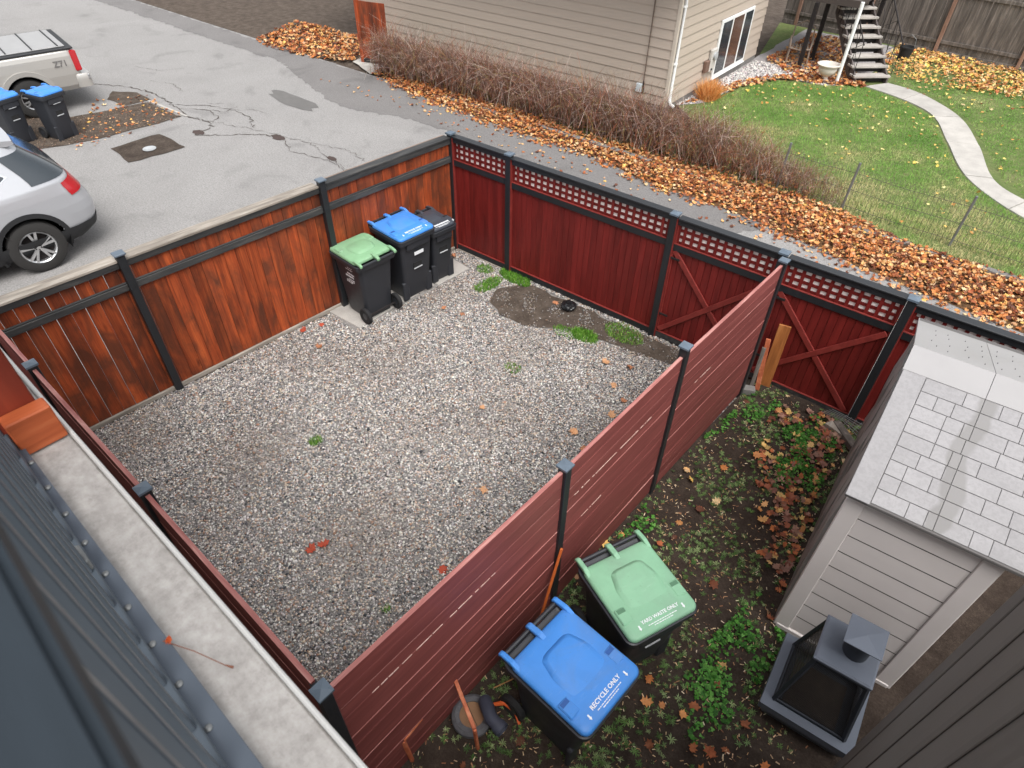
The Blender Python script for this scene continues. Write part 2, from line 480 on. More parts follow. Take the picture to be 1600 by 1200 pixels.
M_RESIND = simple('shed_side_grey', S(140, 136, 132), 0.6, 0, 0.12, 3, (1, 4, 1), 0.3)
M_DARKWALL = simple('dark_grey_board', S(106, 101, 96), 0.75, 0, 0.12, 4, (6, 6, 0.6), 0.3, 0.1)
M_SLATE = simple('slate_blue_metal', S(98, 104, 115), 0.45, 0.2, 0.08, 5, bump=0.15)
M_SLATED = simple('slate_dark_metal', S(52, 56, 63), 0.5, 0.2, 0.1, 5, bump=0.15)
M_RAILMET = simple('railing_metal', S(72, 80, 88), 0.38, 0.1, 0.1, 4, bump=0.05)
M_STAIND = m_plank('mahogany_panel', S(98, 36, 24), S(122, 48, 32), S(140, 60, 40), (5, 5, 0.7), 0.5, 0.05)
M_BLOCKW = m_plank('cedar_block', S(140, 66, 34), S(172, 86, 48), S(192, 112, 72), (9, 1.0, 9), 0.6, 0.02)
M_IRON = simple('dark_iron', S(40, 36, 36), 0.6, 0.3, 0.1, 8, bump=0.1)
M_GALV = simple('galvanised', S(130, 132, 132), 0.5, 0.6, 0.15, 12, bump=0.1)
M_URN = simple('urn_white', S(206, 198, 188), 0.8, 0, 0.12, 8, bump=0.3)
M_ORANGE = simple('orange_plastic', S(205, 92, 40), 0.5, 0, 0.08, 8, bump=0.05)
M_TAN = simple('tan_disc', S(142, 108, 80), 0.8, 0, 0.2, 10, bump=0.2)
M_PIPE = simple('blue_grey_pipe', S(62, 66, 80), 0.6, 0, 0.25, 12, bump=0.2)
M_BAG = simple('black_film', S(28, 29, 31), 0.22, 0, 0.1, 10, bump=0.4, bscale=30)
M_STONE = attr_mat('pebble', 0.7, 0, 0.35, 0.22, 90)
M_LEAF = attr_mat('leaf', 0.65, 0.12, 0.3, 0.3, 40)
M_BLADE = attr_mat('grass', 0.6, 0.2, 0.3, 0.15, 20)
M_TWIG = attr_mat('twig', 0.85, 0, 0.2, 0.25, 40)
def m_ledge():
    t = NT('ledge_membrane'); v = t.coords((1, 1, 1), rand=False)
    a = t.noise(v, 26, 6, 0.75); b = t.noise(t.coords((3, 10, 1), rand=False), 2.5, 5, 0.6)
    col = t.ramp(a, [(0.3, S(138, 134, 130)), (0.5, S(162, 158, 154)), (0.72, S(178, 175, 171))])
    col = t.mix(t.ramp(b, [(0.42, 0.0), (0.7, 0.4)]), col, S(128, 124, 120))
    t.bump(a, 0.3, 0.003)
    return t.out(col, 0.85, 0, 0.2)
M_LEDGE = m_ledge()

# ================================================================ SETTING
RZ = math.atan(0.0916)                                       # the alley and its fence run at this angle
def red_y(x): return 0.0916 * x
structure(sheet('ground', [(-260, -260), (260, -260), (260, 260), (-260, 260)], -0.05, M_DIRT))
asph = structure(sheet('alley_pavement', [(-70, -45), (-0.06, -45), (-0.06, 0.03), (45, 4.15), (45, 8.3), (-0.5, 4.98), (-70, -0.2)], -0.002, M_ASPH))
dark_band = [(-30, 1.9), (-13.2, 3.1), (-10.7, 3.35), (-9.2, 2.95), (-7.6, 2.6), (-6.7, 2.45), (-6.1, 2.62), (-5.0, 3.1), (-3.8, 3.24), (-2.6, 3.0), (-1.3, 3.05), (0.2, 3.2), (1.6, 3.32), (2.9, 3.62), (3.4, 4.2), (2.4, 4.8), (-1, 4.9), (-8, 4.4), (-12, 4.05), (-30, 2.75)]
structure(sheet('resurfaced_strip', rough_edge(dark_band, 0.12, 0.07, 3), 0.003, M_ASPH2))
# cracks sealed and open in the pavement
def crack(pts, wd, seed):
    r = random.Random(seed); P = []
    for a, b in zip(pts, pts[1:]):
        n = max(2, int(math.dist(a, b) / 0.07))
        for k in range(n):
            t = k / n; P.append((a[0] + (b[0] - a[0]) * t + r.gauss(0, .028), a[1] + (b[1] - a[1]) * t + r.gauss(0, .028)))
    P.append(pts[-1])
    L = []; R_ = []
    for i, p in enumerate(P):
        q = P[min(i + 1, len(P) - 1)]; o = P[max(i - 1, 0)]
        dx, dy = q[0] - o[0], q[1] - o[1]; l = math.hypot(dx, dy) + 1e-9
        ww = wd * .75 * r.uniform(0.1, 1.0) * (0.15 if i in (0, len(P) - 1) else 1)
        L.append((p[0] - dy / l * ww, p[1] + dx / l * ww)); R_.append((p[0] + dy / l * ww, p[1] - dx / l * ww))
    m = MB(); vs = [(x, y, 0.0065) for x, y in L + R_]; n = len(P)
    m.add(vs, [(i, i + 1, n + i + 1, n + i) for i in range(n - 1)])
    return m.build('pavement_crack', M_CRACK, asph)
M_CRACK = simple('crack_dark', (0.075, 0.062, 0.053), 0.95, 0, 0.2, 12)
CR_ = [([(-12.6, -1.2), (-11.5, -.5), (-10.6, -.25), (-9.5, -.28), (-8.6, -.35)], .03), ([(-9.5, -.28), (-8.9, .3), (-8.2, .55), (-7.6, .6), (-6.9, .35)], .02),
       ([(-9.2, -.3), (-8.6, .15), (-8.0, .1), (-7.9, -.1)], .02), ([(-8.8, .0), (-8.2, .4), (-8.4, .75)], .014), ([(-8.55, -.4), (-7.9, -.2), (-7.6, -.25), (-7.4, -.75), (-7.2, -.6), (-6.6, .1), (-6.1, .5)], .028),
       ([(-8.6, -.4), (-6.9, .25), (-5.3, .75), (-3.6, .4), (-2.2, .05)], .011), ([(-6.1, .5), (-5.2, .2), (-4.2, .55), (-3.1, .45), (-2.2, .75), (-1.2, .9)], .013), ([(-5.3, .75), (-4.4, 1.1), (-3.7, 1.0)], .01),
       ([(-11.6, .1), (-10.9, .4), (-10.2, .3)], .012), ([(-13.0, .3), (-12.2, .6), (-11.9, 1.2)], .012), ([(.3, 1.6), (.5, 2.2), (.45, 2.8)], .012), ([(2.6, 2.2), (2.7, 2.9)], .012), ([(1.6, 2.6), (2.3, 2.85), (2.75, 2.6)], .011), ([(-8.2, .55), (-7.9, .9), (-7.3, 1.0)], .009), ([(-9.0, .35), (-8.7, .6)], .01), ([(-8.3, .1), (-8.1, .45)], .009)]
for i, (p, wd) in enumerate(CR_): crack(p, wd, 40 + i)
for i, (cx, cy, rx, ry) in enumerate([(-6.05, .42, .22, .12), (-4.35, .6, .16, .07), (-7.5, -.65, .18, .12), (-3.05, -3.55, .42, .2), (-2.45, -3.75, .3, .2), (-7.8, 1.9, 1.0, .28)]):
    pl = [(cx + rx * math.cos(a) * random.uniform(.75, 1.1), cy + ry * math.sin(a) * random.uniform(.75, 1.1)) for a in [k * math.pi / 9 for k in range(18)]]
    sheet('oil_stain', pl, 0.0048, simple('stain_%s' % ('soft' if i > 2 else 'brown'), (0.13, 0.125, 0.12) if i > 2 else (0.06, 0.04, 0.035), 0.8, 0, 0.2, 7, world=True), asph)
# planting cut-outs in the pavement
bed1 = [(-10.3, -2.3), (-10.05, -.62), (-8.62, -.5), (-8.62, -2.45), (-8.9, -3.4), (-11.2, -3.9), (-11.2, -2.9)]
bed0 = [(-11.4, -.9), (-10.9, -.5), (-10.2, -.5), (-10.18, -1.05), (-10.9, -1.25)]
bed2 = [(-7.95, -2.32), (-8.02, -1.27), (-6.92, -1.22), (-6.98, -2.36)]
for k, b in enumerate((bed1, bed0, bed2)):
    structure(sheet('planting_bed', rough_edge(b, 0.2, 0.03, 60 + k), 0.008, M_DIRT if k < 2 else m_ground('bed_brown', (.04, .03, .024), (.075, .058, .046), (.12, .095, .078), 3, 60)))
structure(sheet('kerb_line', [(-10.15, -.6), (-8.55, -.42), (-8.55, -.36), (-10.17, -.53)], 0.012, M_CONC))
vr = MB().lathe([(.0, .02), (.06, .022), (.1, .03), (.1, .01), (.13, .01), (.13, .02)], 20)
vr = vr.build('valve_cover', M_GBAR, None, smooth=True, loc=(-7.33, -1.79, .01)); tag(vr, 'small round pale valve cover in the brown pavement cut-out', 'valve cover')

# the gravel yard
YARD = [(0.07, -6.0), (5.36, -5.8), (5.12, 0.05), (5.0, red_y(5.0) - .03), (0.06, -0.0)]
structure(sheet('gravel_yard', YARD, 0.004, M_GBASE))
SOILP = [(1.32, -.4), (1.5, -.1), (1.68, .05), (2.3, .12), (2.7, .16), (3.6, .22), (4.6, .32), (4.7, .1), (3.6, -.2), (2.75, -.45), (2.25, -.78), (1.85, -.86), (1.5, -.75)]
structure(sheet('bare_soil_patch', rough_edge(SOILP, .15, .05, 5), 0.011, M_DIRT))
# icosahedron pebbles
ph = (1 + 5 ** .5) / 2
IV = np.array([(-1, ph, 0), (1, ph, 0), (-1, -ph, 0), (1, -ph, 0), (0, -1, ph), (0, 1, ph), (0, -1, -ph), (0, 1, -ph), (ph, 0, -1), (ph, 0, 1), (-ph, 0, -1), (-ph, 0, 1)]) / math.sqrt(1 + ph * ph)
IF = [(0, 11, 5), (0, 5, 1), (0, 1, 7), (0, 7, 10), (0, 10, 11), (1, 5, 9), (5, 11, 4), (11, 10, 2), (10, 7, 6), (7, 1, 8), (3, 9, 4), (3, 4, 2), (3, 2, 6), (3, 6, 8), (3, 8, 9), (4, 9, 5), (2, 4, 11), (6, 2, 10), (8, 6, 7), (9, 8, 1)]
PEB = [S(222, 219, 214), S(202, 198, 193), S(176, 172, 168), S(142, 139, 138), S(108, 108, 110), S(82, 84, 87), S(184, 164, 148), S(164, 132, 112), S(202, 186, 168), S(146, 114, 98), S(60, 62, 66)]
PEBW = [10, 17, 20, 15, 11, 7, 8, 4, 8, 2, 3]
n = 150000
x, y = random_in(YARD, n)
d = inpoly(x, y, SOILP); keep = ~d | (rng.random(n) < np.where(field(x, y, 3.0, .5) > .6, .30, .035))
keep &= ~((field(x, y, 2.2, 1.3) > .82) & (rng.random(n) < .35) & (y > -1.2))
keep &= ~((x < .66) & (y > -2.5) & (y < -.27) & (rng.random(n) < .985))
x, y = x[keep], y[keep]; n = len(x)
sz = np.clip(rng.lognormal(math.log(.0086), .27, n), .0045, .019)
sc = np.stack([sz * rng.uniform(.9, 1.5, n), sz * rng.uniform(.8, 1.15, n), sz * rng.uniform(.5, .85, n)], 1)
loc = np.stack([x, y, .006 + sz * rng.uniform(-.1, .75, n) + .012 * field(x, y, .9, .4)], 1)
cols = pick(PEB, PEBW, n, .15); cols[inpoly(x, y, SOILP)] *= .55
dirty = np.clip((field(x, y, .8, 2.0) - .45) * 2.2, 0, 1) * .5                  # silt on some of the stones
cols = cols * (1 - dirty[:, None] * .55) + dirty[:, None] * .45 * np.array(S(120, 96, 76))
OV = np.array([(1, 0, 0), (-1, 0, 0), (0, 1, 0), (0, -1, 0), (0, 0, 1), (0, 0, -1)]) * 1.12
OF = [(0, 2, 4), (2, 1, 4), (1, 3, 4), (3, 0, 4), (2, 0, 5), (1, 2, 5), (3, 1, 5), (0, 3, 5)]
g = scatter('gravel', OV, OF, loc, rots(n, .5), sc, np.clip(cols, 0, 1), M_STONE, smooth=True)
stuff(g, 'small grey, white and tan pebbles covering the fenced yard', 'gravel')

# the side yard: bare soil, a little higher, uneven
def soil_patch(name, x0, x1, y0, y1, z, nx, ny, mat, amp=.02):
    vs = []; fs = []
    for j in range(ny + 1):
        for i in range(nx + 1):
            xx = x0 + (x1 - x0) * i / nx; yy = y0 + (y1 - y0) * j / ny
            vs.append((xx, yy + (red_y(xx) if j == ny else 0), z + amp * float(field(np.array(xx), np.array(yy), 2.6, .7) - .5) * 2 + random.uniform(-.004, .004)))
    for j in range(ny):
        for i in range(nx): fs.append((j * (nx + 1) + i, j * (nx + 1) + i + 1, (j + 1) * (nx + 1) + i + 1, (j + 1) * (nx + 1) + i))
    me = bpy.data.meshes.new(name); me.from_pydata(vs, [], fs); me.polygons.foreach_set('use_smooth', [True] * len(fs))
    return structure(obj(name, me, mat))
soil_patch('side_yard_soil', 5.14, 11.0, -6.4, 0.0, .06, 100, 110, M_SOIL)
SIDE = [(5.3, -5.6), (5.16, .2), (5.2, .42), (6.5, .5), (6.52, -.1), (6.84, -2.5), (7.5, -2.6), (7.5, -5.6)]

# lawn, border gravel, path across the alley
structure(sheet('lawn', [(-.95, 7.55), (-4, 7.1), (-9, 6.6), (-9.2, 5.2), (-1, 5.1), (1.2, 5.3), (7, 5.62), (16, 6.2), (20, 12), (20, 17.6), (-3, 17.6), (-1.55, 13.2)], .012, M_LAWN))
structure(sheet('border_gravel', rough_edge([(-1.2, 8.0), (-.75, 8.7), (-.72, 9.6), (-.68, 10.7), (-.45, 11.7), (.04, 12.2), (.9, 12.35), (1.35, 12.9), (1.2, 17.4), (-2, 17.4), (-1.6, 13)], .3, .05, 9), .02, m_ground('pea_gravel', (.22, .2, .2), (.36, .34, .335), (.5, .47, .46), 60, 80)))
path = structure(bpy.data.objects.new('garden_path', None)); COL.objects.link(path)
PL = [(1.62, 13.05), (2.68, 12.72), (3.62, 12.05), (4.36, 10.62), (5.18, 9.02), (6.2, 8.02), (7.4, 7.35)]
PR = [(1.95, 13.75), (2.85, 13.5), (4.1, 12.42), (4.93, 10.88), (5.62, 9.26), (6.36, 8.62), (7.8, 8.0)]
def cat(P, k, t):                            # Catmull-Rom through the edge points
    g = lambda i: P[min(max(i, 0), len(P) - 1)]
    a, b, c, d = g(k - 1), g(k), g(k + 1), g(k + 2)
    return tuple(.5 * (2 * b[i] + (c[i] - a[i]) * t + (2 * a[i] - 5 * b[i] + 4 * c[i] - d[i]) * t * t + (3 * b[i] - a[i] - 3 * c[i] + d[i]) * t ** 3) for i in (0, 1))
for k in range(len(PL) - 1):
    tt = [.008 + .984 * j / 8 for j in range(9)]
    MB().prism([cat(PL, k, t) for t in tt] + [cat(PR, k, t) for t in reversed(tt)], .0, .034 + .005 * (k % 2)).build('path_slab', M_CONC, path, .005)
kerb = structure(bpy.data.objects.new('kerb', None)); COL.objects.link(kerb)
for k in range(13):
    xa = -5.6 + k * 1.0; ya = 5.02 + .062 * xa
    if 2.4 < xa < 3.6: continue
    M_ = Matrix.Translation((xa, ya, 0)) @ Matrix.Rotation(.062 + random.uniform(-.03, .03), 4, 'Z')
    MB().box(.01, .97, -.055, .055, -.05, .055 + random.uniform(-.02, .02), M_).build('kerb_stone', M_CONC2, kerb, .012)
for p_, z_ in (([(-.02, -2.5), (.66, -2.42), (.58, -1.52), (.0, -1.5)], .022), ([(.0, -1.47), (.6, -1.5), (.58, -.98), (.02, -.96)], .024), ([(.02, -.93), (.63, -.95), (.62, -.3), (.08, -.28)], .02)):
    o = MB().prism(p_, -.02, z_).build('concrete_pad', M_CONC, None, .006)
    structure(o)
structure(sheet('concrete_apron', rough_edge([(-9.5, 5.6), (-9.3, 4.75), (-8.1, 4.45), (-7.9, 5.3)], .3, .02, 4), .01, M_CONC))

# ================================================================ CEDAR FENCE along the parking side
fo = thing('cedar_fence', 'orange stained cedar board fence with charcoal rails beside the parking lot', 'fence')
bw = .139
m_cap = m_plank('cap_brown', S(92, 80, 72), S(124, 108, 98), S(150, 134, 122), (6, .7, 6), .8, .1)
BM = []
for k in range(5):
    m = MB().box(-.011, .011, -bw / 2 + .001, bw / 2 - .001, 0, 1.76).mesh('board', .003)
    m.materials.append(M_CEDAR); BM.append(m)
yy = -.02; i = 0
while yy > -9.6:
    gap = .0045 if i in (34, 36, 38, 21) else random.choice((.0005, .001, .0015))
    o = obj('board', BM[random.randrange(5)], None, fo, (random.uniform(-.003, .003), yy - bw / 2, .05), (0, 0, random.uniform(-.01, .01)))
    yy -= bw + gap; i += 1
for ya, yb in ((-.06, -2.2), (-2.28, -4.67), (-4.75, -7.16), (-7.24, -9.6)):
    for z0, z1 in ((1.745, 1.815), (1.475, 1.55)):
        MB().box(.012, .05, yb, ya, z0, z1).build('rail', M_RAIL, fo, .004)
    MB().box(.0125, .036, yb, ya, 1.551, 1.566).build('rail', M_RAIL, fo, .003)
    MB().box(-.075, .058, yb, ya, 1.8165, 1.845).build('cap_board', M_RAIL if ya > -1 else M_WEATH, fo, .004)
    MB().box(.0135, .045, yb, ya, .0, .055).build('kick_board', M_WEATH, fo, .004)
    MB().box(-.11, -.078, yb, ya, 1.77, 1.84).build('cap_board', m_cap if ya > -1 else M_WEATH, fo, .004)
for yp in (-2.24, -4.71, -7.2):
    MB().box(.014, .095, yp - .042, yp + .042, -.02, 1.90).build('post', M_BLACK, fo, .004)
    MB().box(.0, .112, yp - .058, yp + .058, 1.9005, 1.925).build('post_cap', M_CAP, fo, .006)

# ================================================================ RED LATTICE FENCE along the alley
fr = thing('lattice_fence', 'dark red board fence with black posts and a lattice top along the alley', 'fence', (0, 0, 0), RZ)
PS = [0.02, 1.107, 3.641, 4.979, 6.3215, 8.95, 11.6]
def ptop(s): return 1.9 - .0155 * s
RB = []
for k in range(3):
    m = MB().box(-.0440, .0440, -.009, .009, 0, 1.36).mesh('board', .003); m.materials.append(M_RED); RB.append(m)
LV = MB().box(-.0195, .0195, -.006, .006, 0, .27).mesh('lattice_slat', .0015); LV.materials.append(M_RED)
def panel(par, s0, s1, off, gate=False):
    """boards, lattice and rails between two posts (local x from s0 to s1)"""
    za = ptop((s0 + s1) / 2) - 1.9
    top = 1.852 + za
    nb = max(1, round((s1 - s0) / .091)); pw = (s1 - s0) / nb
    for k in range(nb):
        o = obj('board', random.choice(RB), None, par, (s0 + pw * (k + .5) - off, random.uniform(-.0015, .0015), .085 + za), (0, 0, 0)); o.scale = (pw / .091, 1, 1)
    MB().box(s0 - off + .001, s1 - off - .001, .0108, .0145, .09 + za, 1.44 + za).build('backing_panel', simple('groove_shade', S(48, 14, 13), .8), par)  # dark panel added behind the boards; its colour paints the shade in their grooves
    nl = max(2, round((s1 - s0) / .1)); pl = (s1 - s0) / nl
    for k in range(nl + 1):
        xx = min(max(s0 + pl * k, s0 + .026), s1 - .026)
        obj('lattice_slat', LV, None, par, (xx - off, -.007, 1.515 + za), (0, random.uniform(-.006, .006), 0))
    for k in range(4):
        zc = 1.535 + za + k * .083
        MB().box(s0 - off, s1 - off, .0005, .0115, zc - .0175, zc + .0175).build('lattice_slat', M_RED, par)
    MB().box(s0 - off + .001, s1 - off - .001, .0125, .019, 1.49 + za, top - .03).build('backing_panel', M_WHITEBACK, par)
    MB().box(s0 - off, s1 - off, -.036, .022, top - .075, top).build('top_rail', M_BLACK, par, .004)
    MB().box(s0 - off, s1 - off, -.06, .05, top + .0005, top + .022).build('cap_rail', M_BLACK, par, .004)
    MB().box(s0 - off, s1 - off, -.034, -.0135, 1.432 + za, 1.518 + za).build('middle_rail', M_BLACK, par, .003)
    MB().box(s0 - off, s1 - off, -.037, -.0145, 1.519 + za, 1.531 + za).build('drip_strip', M_REDTRIM, par, .002)
    MB().box(s0 - off, s1 - off, -.036, -.0105, .03, .115).build('bottom_rail', M_BLACK if not gate else M_RAIL, par, .003)
    MB().box(s0 - off, s1 - off, -.038, -.011, .1155, .126).build('drip_strip', M_REDTRIM, par, .002)
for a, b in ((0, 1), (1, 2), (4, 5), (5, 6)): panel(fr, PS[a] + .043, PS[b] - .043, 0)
for k, s in enumerate(PS):
    h = ptop(s)
    MB().box(s - .042, s + .042, -.062, .024, -.02, h - .022).build('post', M_BLACK, fr, .004)
    if k != 3: MB().box(s + .0425, s + .056, -.052, .0, .02, h - .06).build('post_trim', M_REDTRIM, fr, .002)
    c = MB().box(s - .055, s + .055, -.076, .038, h - .0215, h)
    c.add([(s - .055, -.076, h + .0005), (s + .055, -.076, h + .0005), (s + .055, .038, h + .0005), (s - .055, .038, h + .0005), (s, -.019, h + .016)], [(0, 1, 4), (1, 2, 4), (2, 3, 4), (3, 0, 4), (3, 2, 1, 0)])
    c.build('post_cap', M_CAP, fr)
for (a, b), lab in zip(((2, 3), (3, 4)), ('red board gate with a cross brace behind the burgundy fence, facing the gravel yard', 'red board gate with a large cross brace between the burgundy fence and the shed')):
    s0, s1 = PS[a] + .058, PS[b] - .046
    gx = Vector((math.cos(RZ), math.sin(RZ), 0)) * s0
    gt = thing('braced_gate', lab, 'gate', gx, RZ)
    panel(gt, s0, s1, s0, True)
    wv = s1 - s0; za = ptop((s0 + s1) / 2) - 1.9
    MB().bar((.03, -.0225, 1.425 + za), (wv - .06, -.0225, .13), .065, .024, (0, 1, 0)).build('brace', M_REDTRIM, gt, .003)
    MB().bar((.03, -.0335, .16), (wv - .03, -.0335, 1.40 + za), .065, .02, (0, 1, 0)).build('brace', M_REDTRIM, gt, .003)
    for xs in (.0, wv - .02): MB().box(xs, xs + .02, -.03, -.0105, .03, 1.85 + za).build('stile', M_REDTRIM, gt, .002)
    for zz in (.4, 1.25): MB().box(-.03, .12, -.047, -.0385, zz, zz + .03).build('hinge', M_IRON, gt, .002)
MB().box(.04, 1.07, -.05, .03, -.02, .028).build('kick_board', M_WEATH, fr, .004)

# ================================================================ BURGUNDY PLANK FENCES
def plank_fence(name, label, pts, heights, z0s, post_side, nb=13, zb=.09, start_post=True, chips=()):
    t = thing(name, label, 'fence', (pts[0][0], pts[0][1], 0))
    O = Vector((pts[0][0], pts[0][1], 0))
    for k in range(len(pts) - 1):
        a = Vector((*pts[k], 0)) - O; b = Vector((*pts[k + 1], 0)) - O
        d = (b - a); L = d.length; ang = math.atan2(d.y, d.x)
        top = min(heights[k], heights[k + 1]) - .05
        ph_ = (top - zb) / nb
        m = MB().box(.03, L - .03, -.014, .014, .0008, ph_ - .002).mesh('board', .0016); m.materials.append(M_BURG)
        strip = MB().box(.03, L - .03, -.0152, .0152, 0, .0035).mesh('worn_edge', .001); strip.materials.append(M_BURGTOP)
        for j in range(nb):
            off = random.uniform(-.002, .002)
            o = obj('board', m, None, t, a + Vector((0, 0, zb + j * ph_)), (random.uniform(-.012, .012), 0, ang))
            o.location.x += -math.sin(ang) * off; o.location.y += math.cos(ang) * off
            if j == nb - 1 or j % 3 == 1 or random.random() < .18:
                e = obj('worn_edge', strip, None, o, (0, 0, ph_ - .0035 if j < nb - 1 else ph_ - .003))
        MB().box(.0, .04, -.02, .02, zb - .05, top - .02).build('channel', M_BLACK, t, 0, loc=a, rot=(0, 0, ang))
        for (pk, j, x0, x1) in chips:
            if pk != k: continue
            r = random.Random(j * 7 + k); q = MB(); xx = x0
            while xx < x1:
                ln = r.uniform(.02, .09); hh = r.uniform(.002, .007)
                q.box(xx, xx + ln, -.0172, -.0135, (j + 1) * ph_ + zb - hh, (j + 1) * ph_ + zb + r.uniform(-.001, .003)); xx += ln * r.uniform(.8, 1.8)
            q.build('paint_chip', M_CHIP, t, 0, loc=a, rot=(0, 0, ang))
    for k, p in enumerate(pts):
        if k == 0 and not start_post: continue
        q = Vector((*p, 0)) - O; d = Vector((*pts[min(k + 1, len(pts) - 1)], 0)) - Vector((*pts[max(k - 1, 0)], 0)); ang = math.atan2(d.y, d.x)
        MB().box(-.037, .037, -.037, .037, -.03, heights[k] - .018).build('post', M_BLACK, t, .004, loc=q, rot=(0, 0, ang))
        c = MB().box(-.048, .048, -.048, .048, heights[k] - .0175, heights[k])
        c.add([(-.048, -.048, heights[k] + .0004), (.048, -.048, heights[k] + .0004), (.048, .048, heights[k] + .0004), (-.048, .048, heights[k] + .0004), (0, 0, heights[k] + .01)], [(0, 1, 4), (1, 2, 4), (2, 3, 4), (3, 0, 4), (3, 2, 1, 0)])
        c.build('post_cap', M_CAP, t, 0, loc=q, rot=(0, 0, ang))
    return t
MP = [(5.34, -5.80), (5.27, -3.715), (5.185, -2.02), (5.111, .02)]
plank_fence('plank_fence', 'burgundy horizontal plank fence between the gravel yard and the soil strip', MP, [1.985, 1.985, 2.045, 1.965], None, 1, chips=((0, 9, .25, 1.3), (1, 9, .15, 1.3), (1, 6, .3, .55), (2, 8, .4, .7)))
NP = [(5.275, -5.80), (3.34, -5.87), (1.41, -5.95), (.16, -6.0)]
plank_fence('plank_fence', 'burgundy plank fence seen edge-on just beyond the balcony ledge', NP, [1.985, 1.985, 1.985, 1.985], None, 1, start_post=False)

# ================================================================ WHEELED CARTS
def rrect(hw, hd, r, n=6, cx=0, cy=0):
    out = []
    for (sx, sy, a0) in ((1, 1, 0), (-1, 1, 90), (-1, -1, 180), (1, -1, 270)):
        for k in range(n + 1):
            a = math.radians(a0 + 90 * k / n)
            out.append((cx + sx * (hw - r) + r * math.cos(a), cy + sy * (hd - r) + r * math.sin(a)))
    return out
def ring(poly, z): return [(x, y, z if not callable(z) else z(x, y)) for x, y in poly]

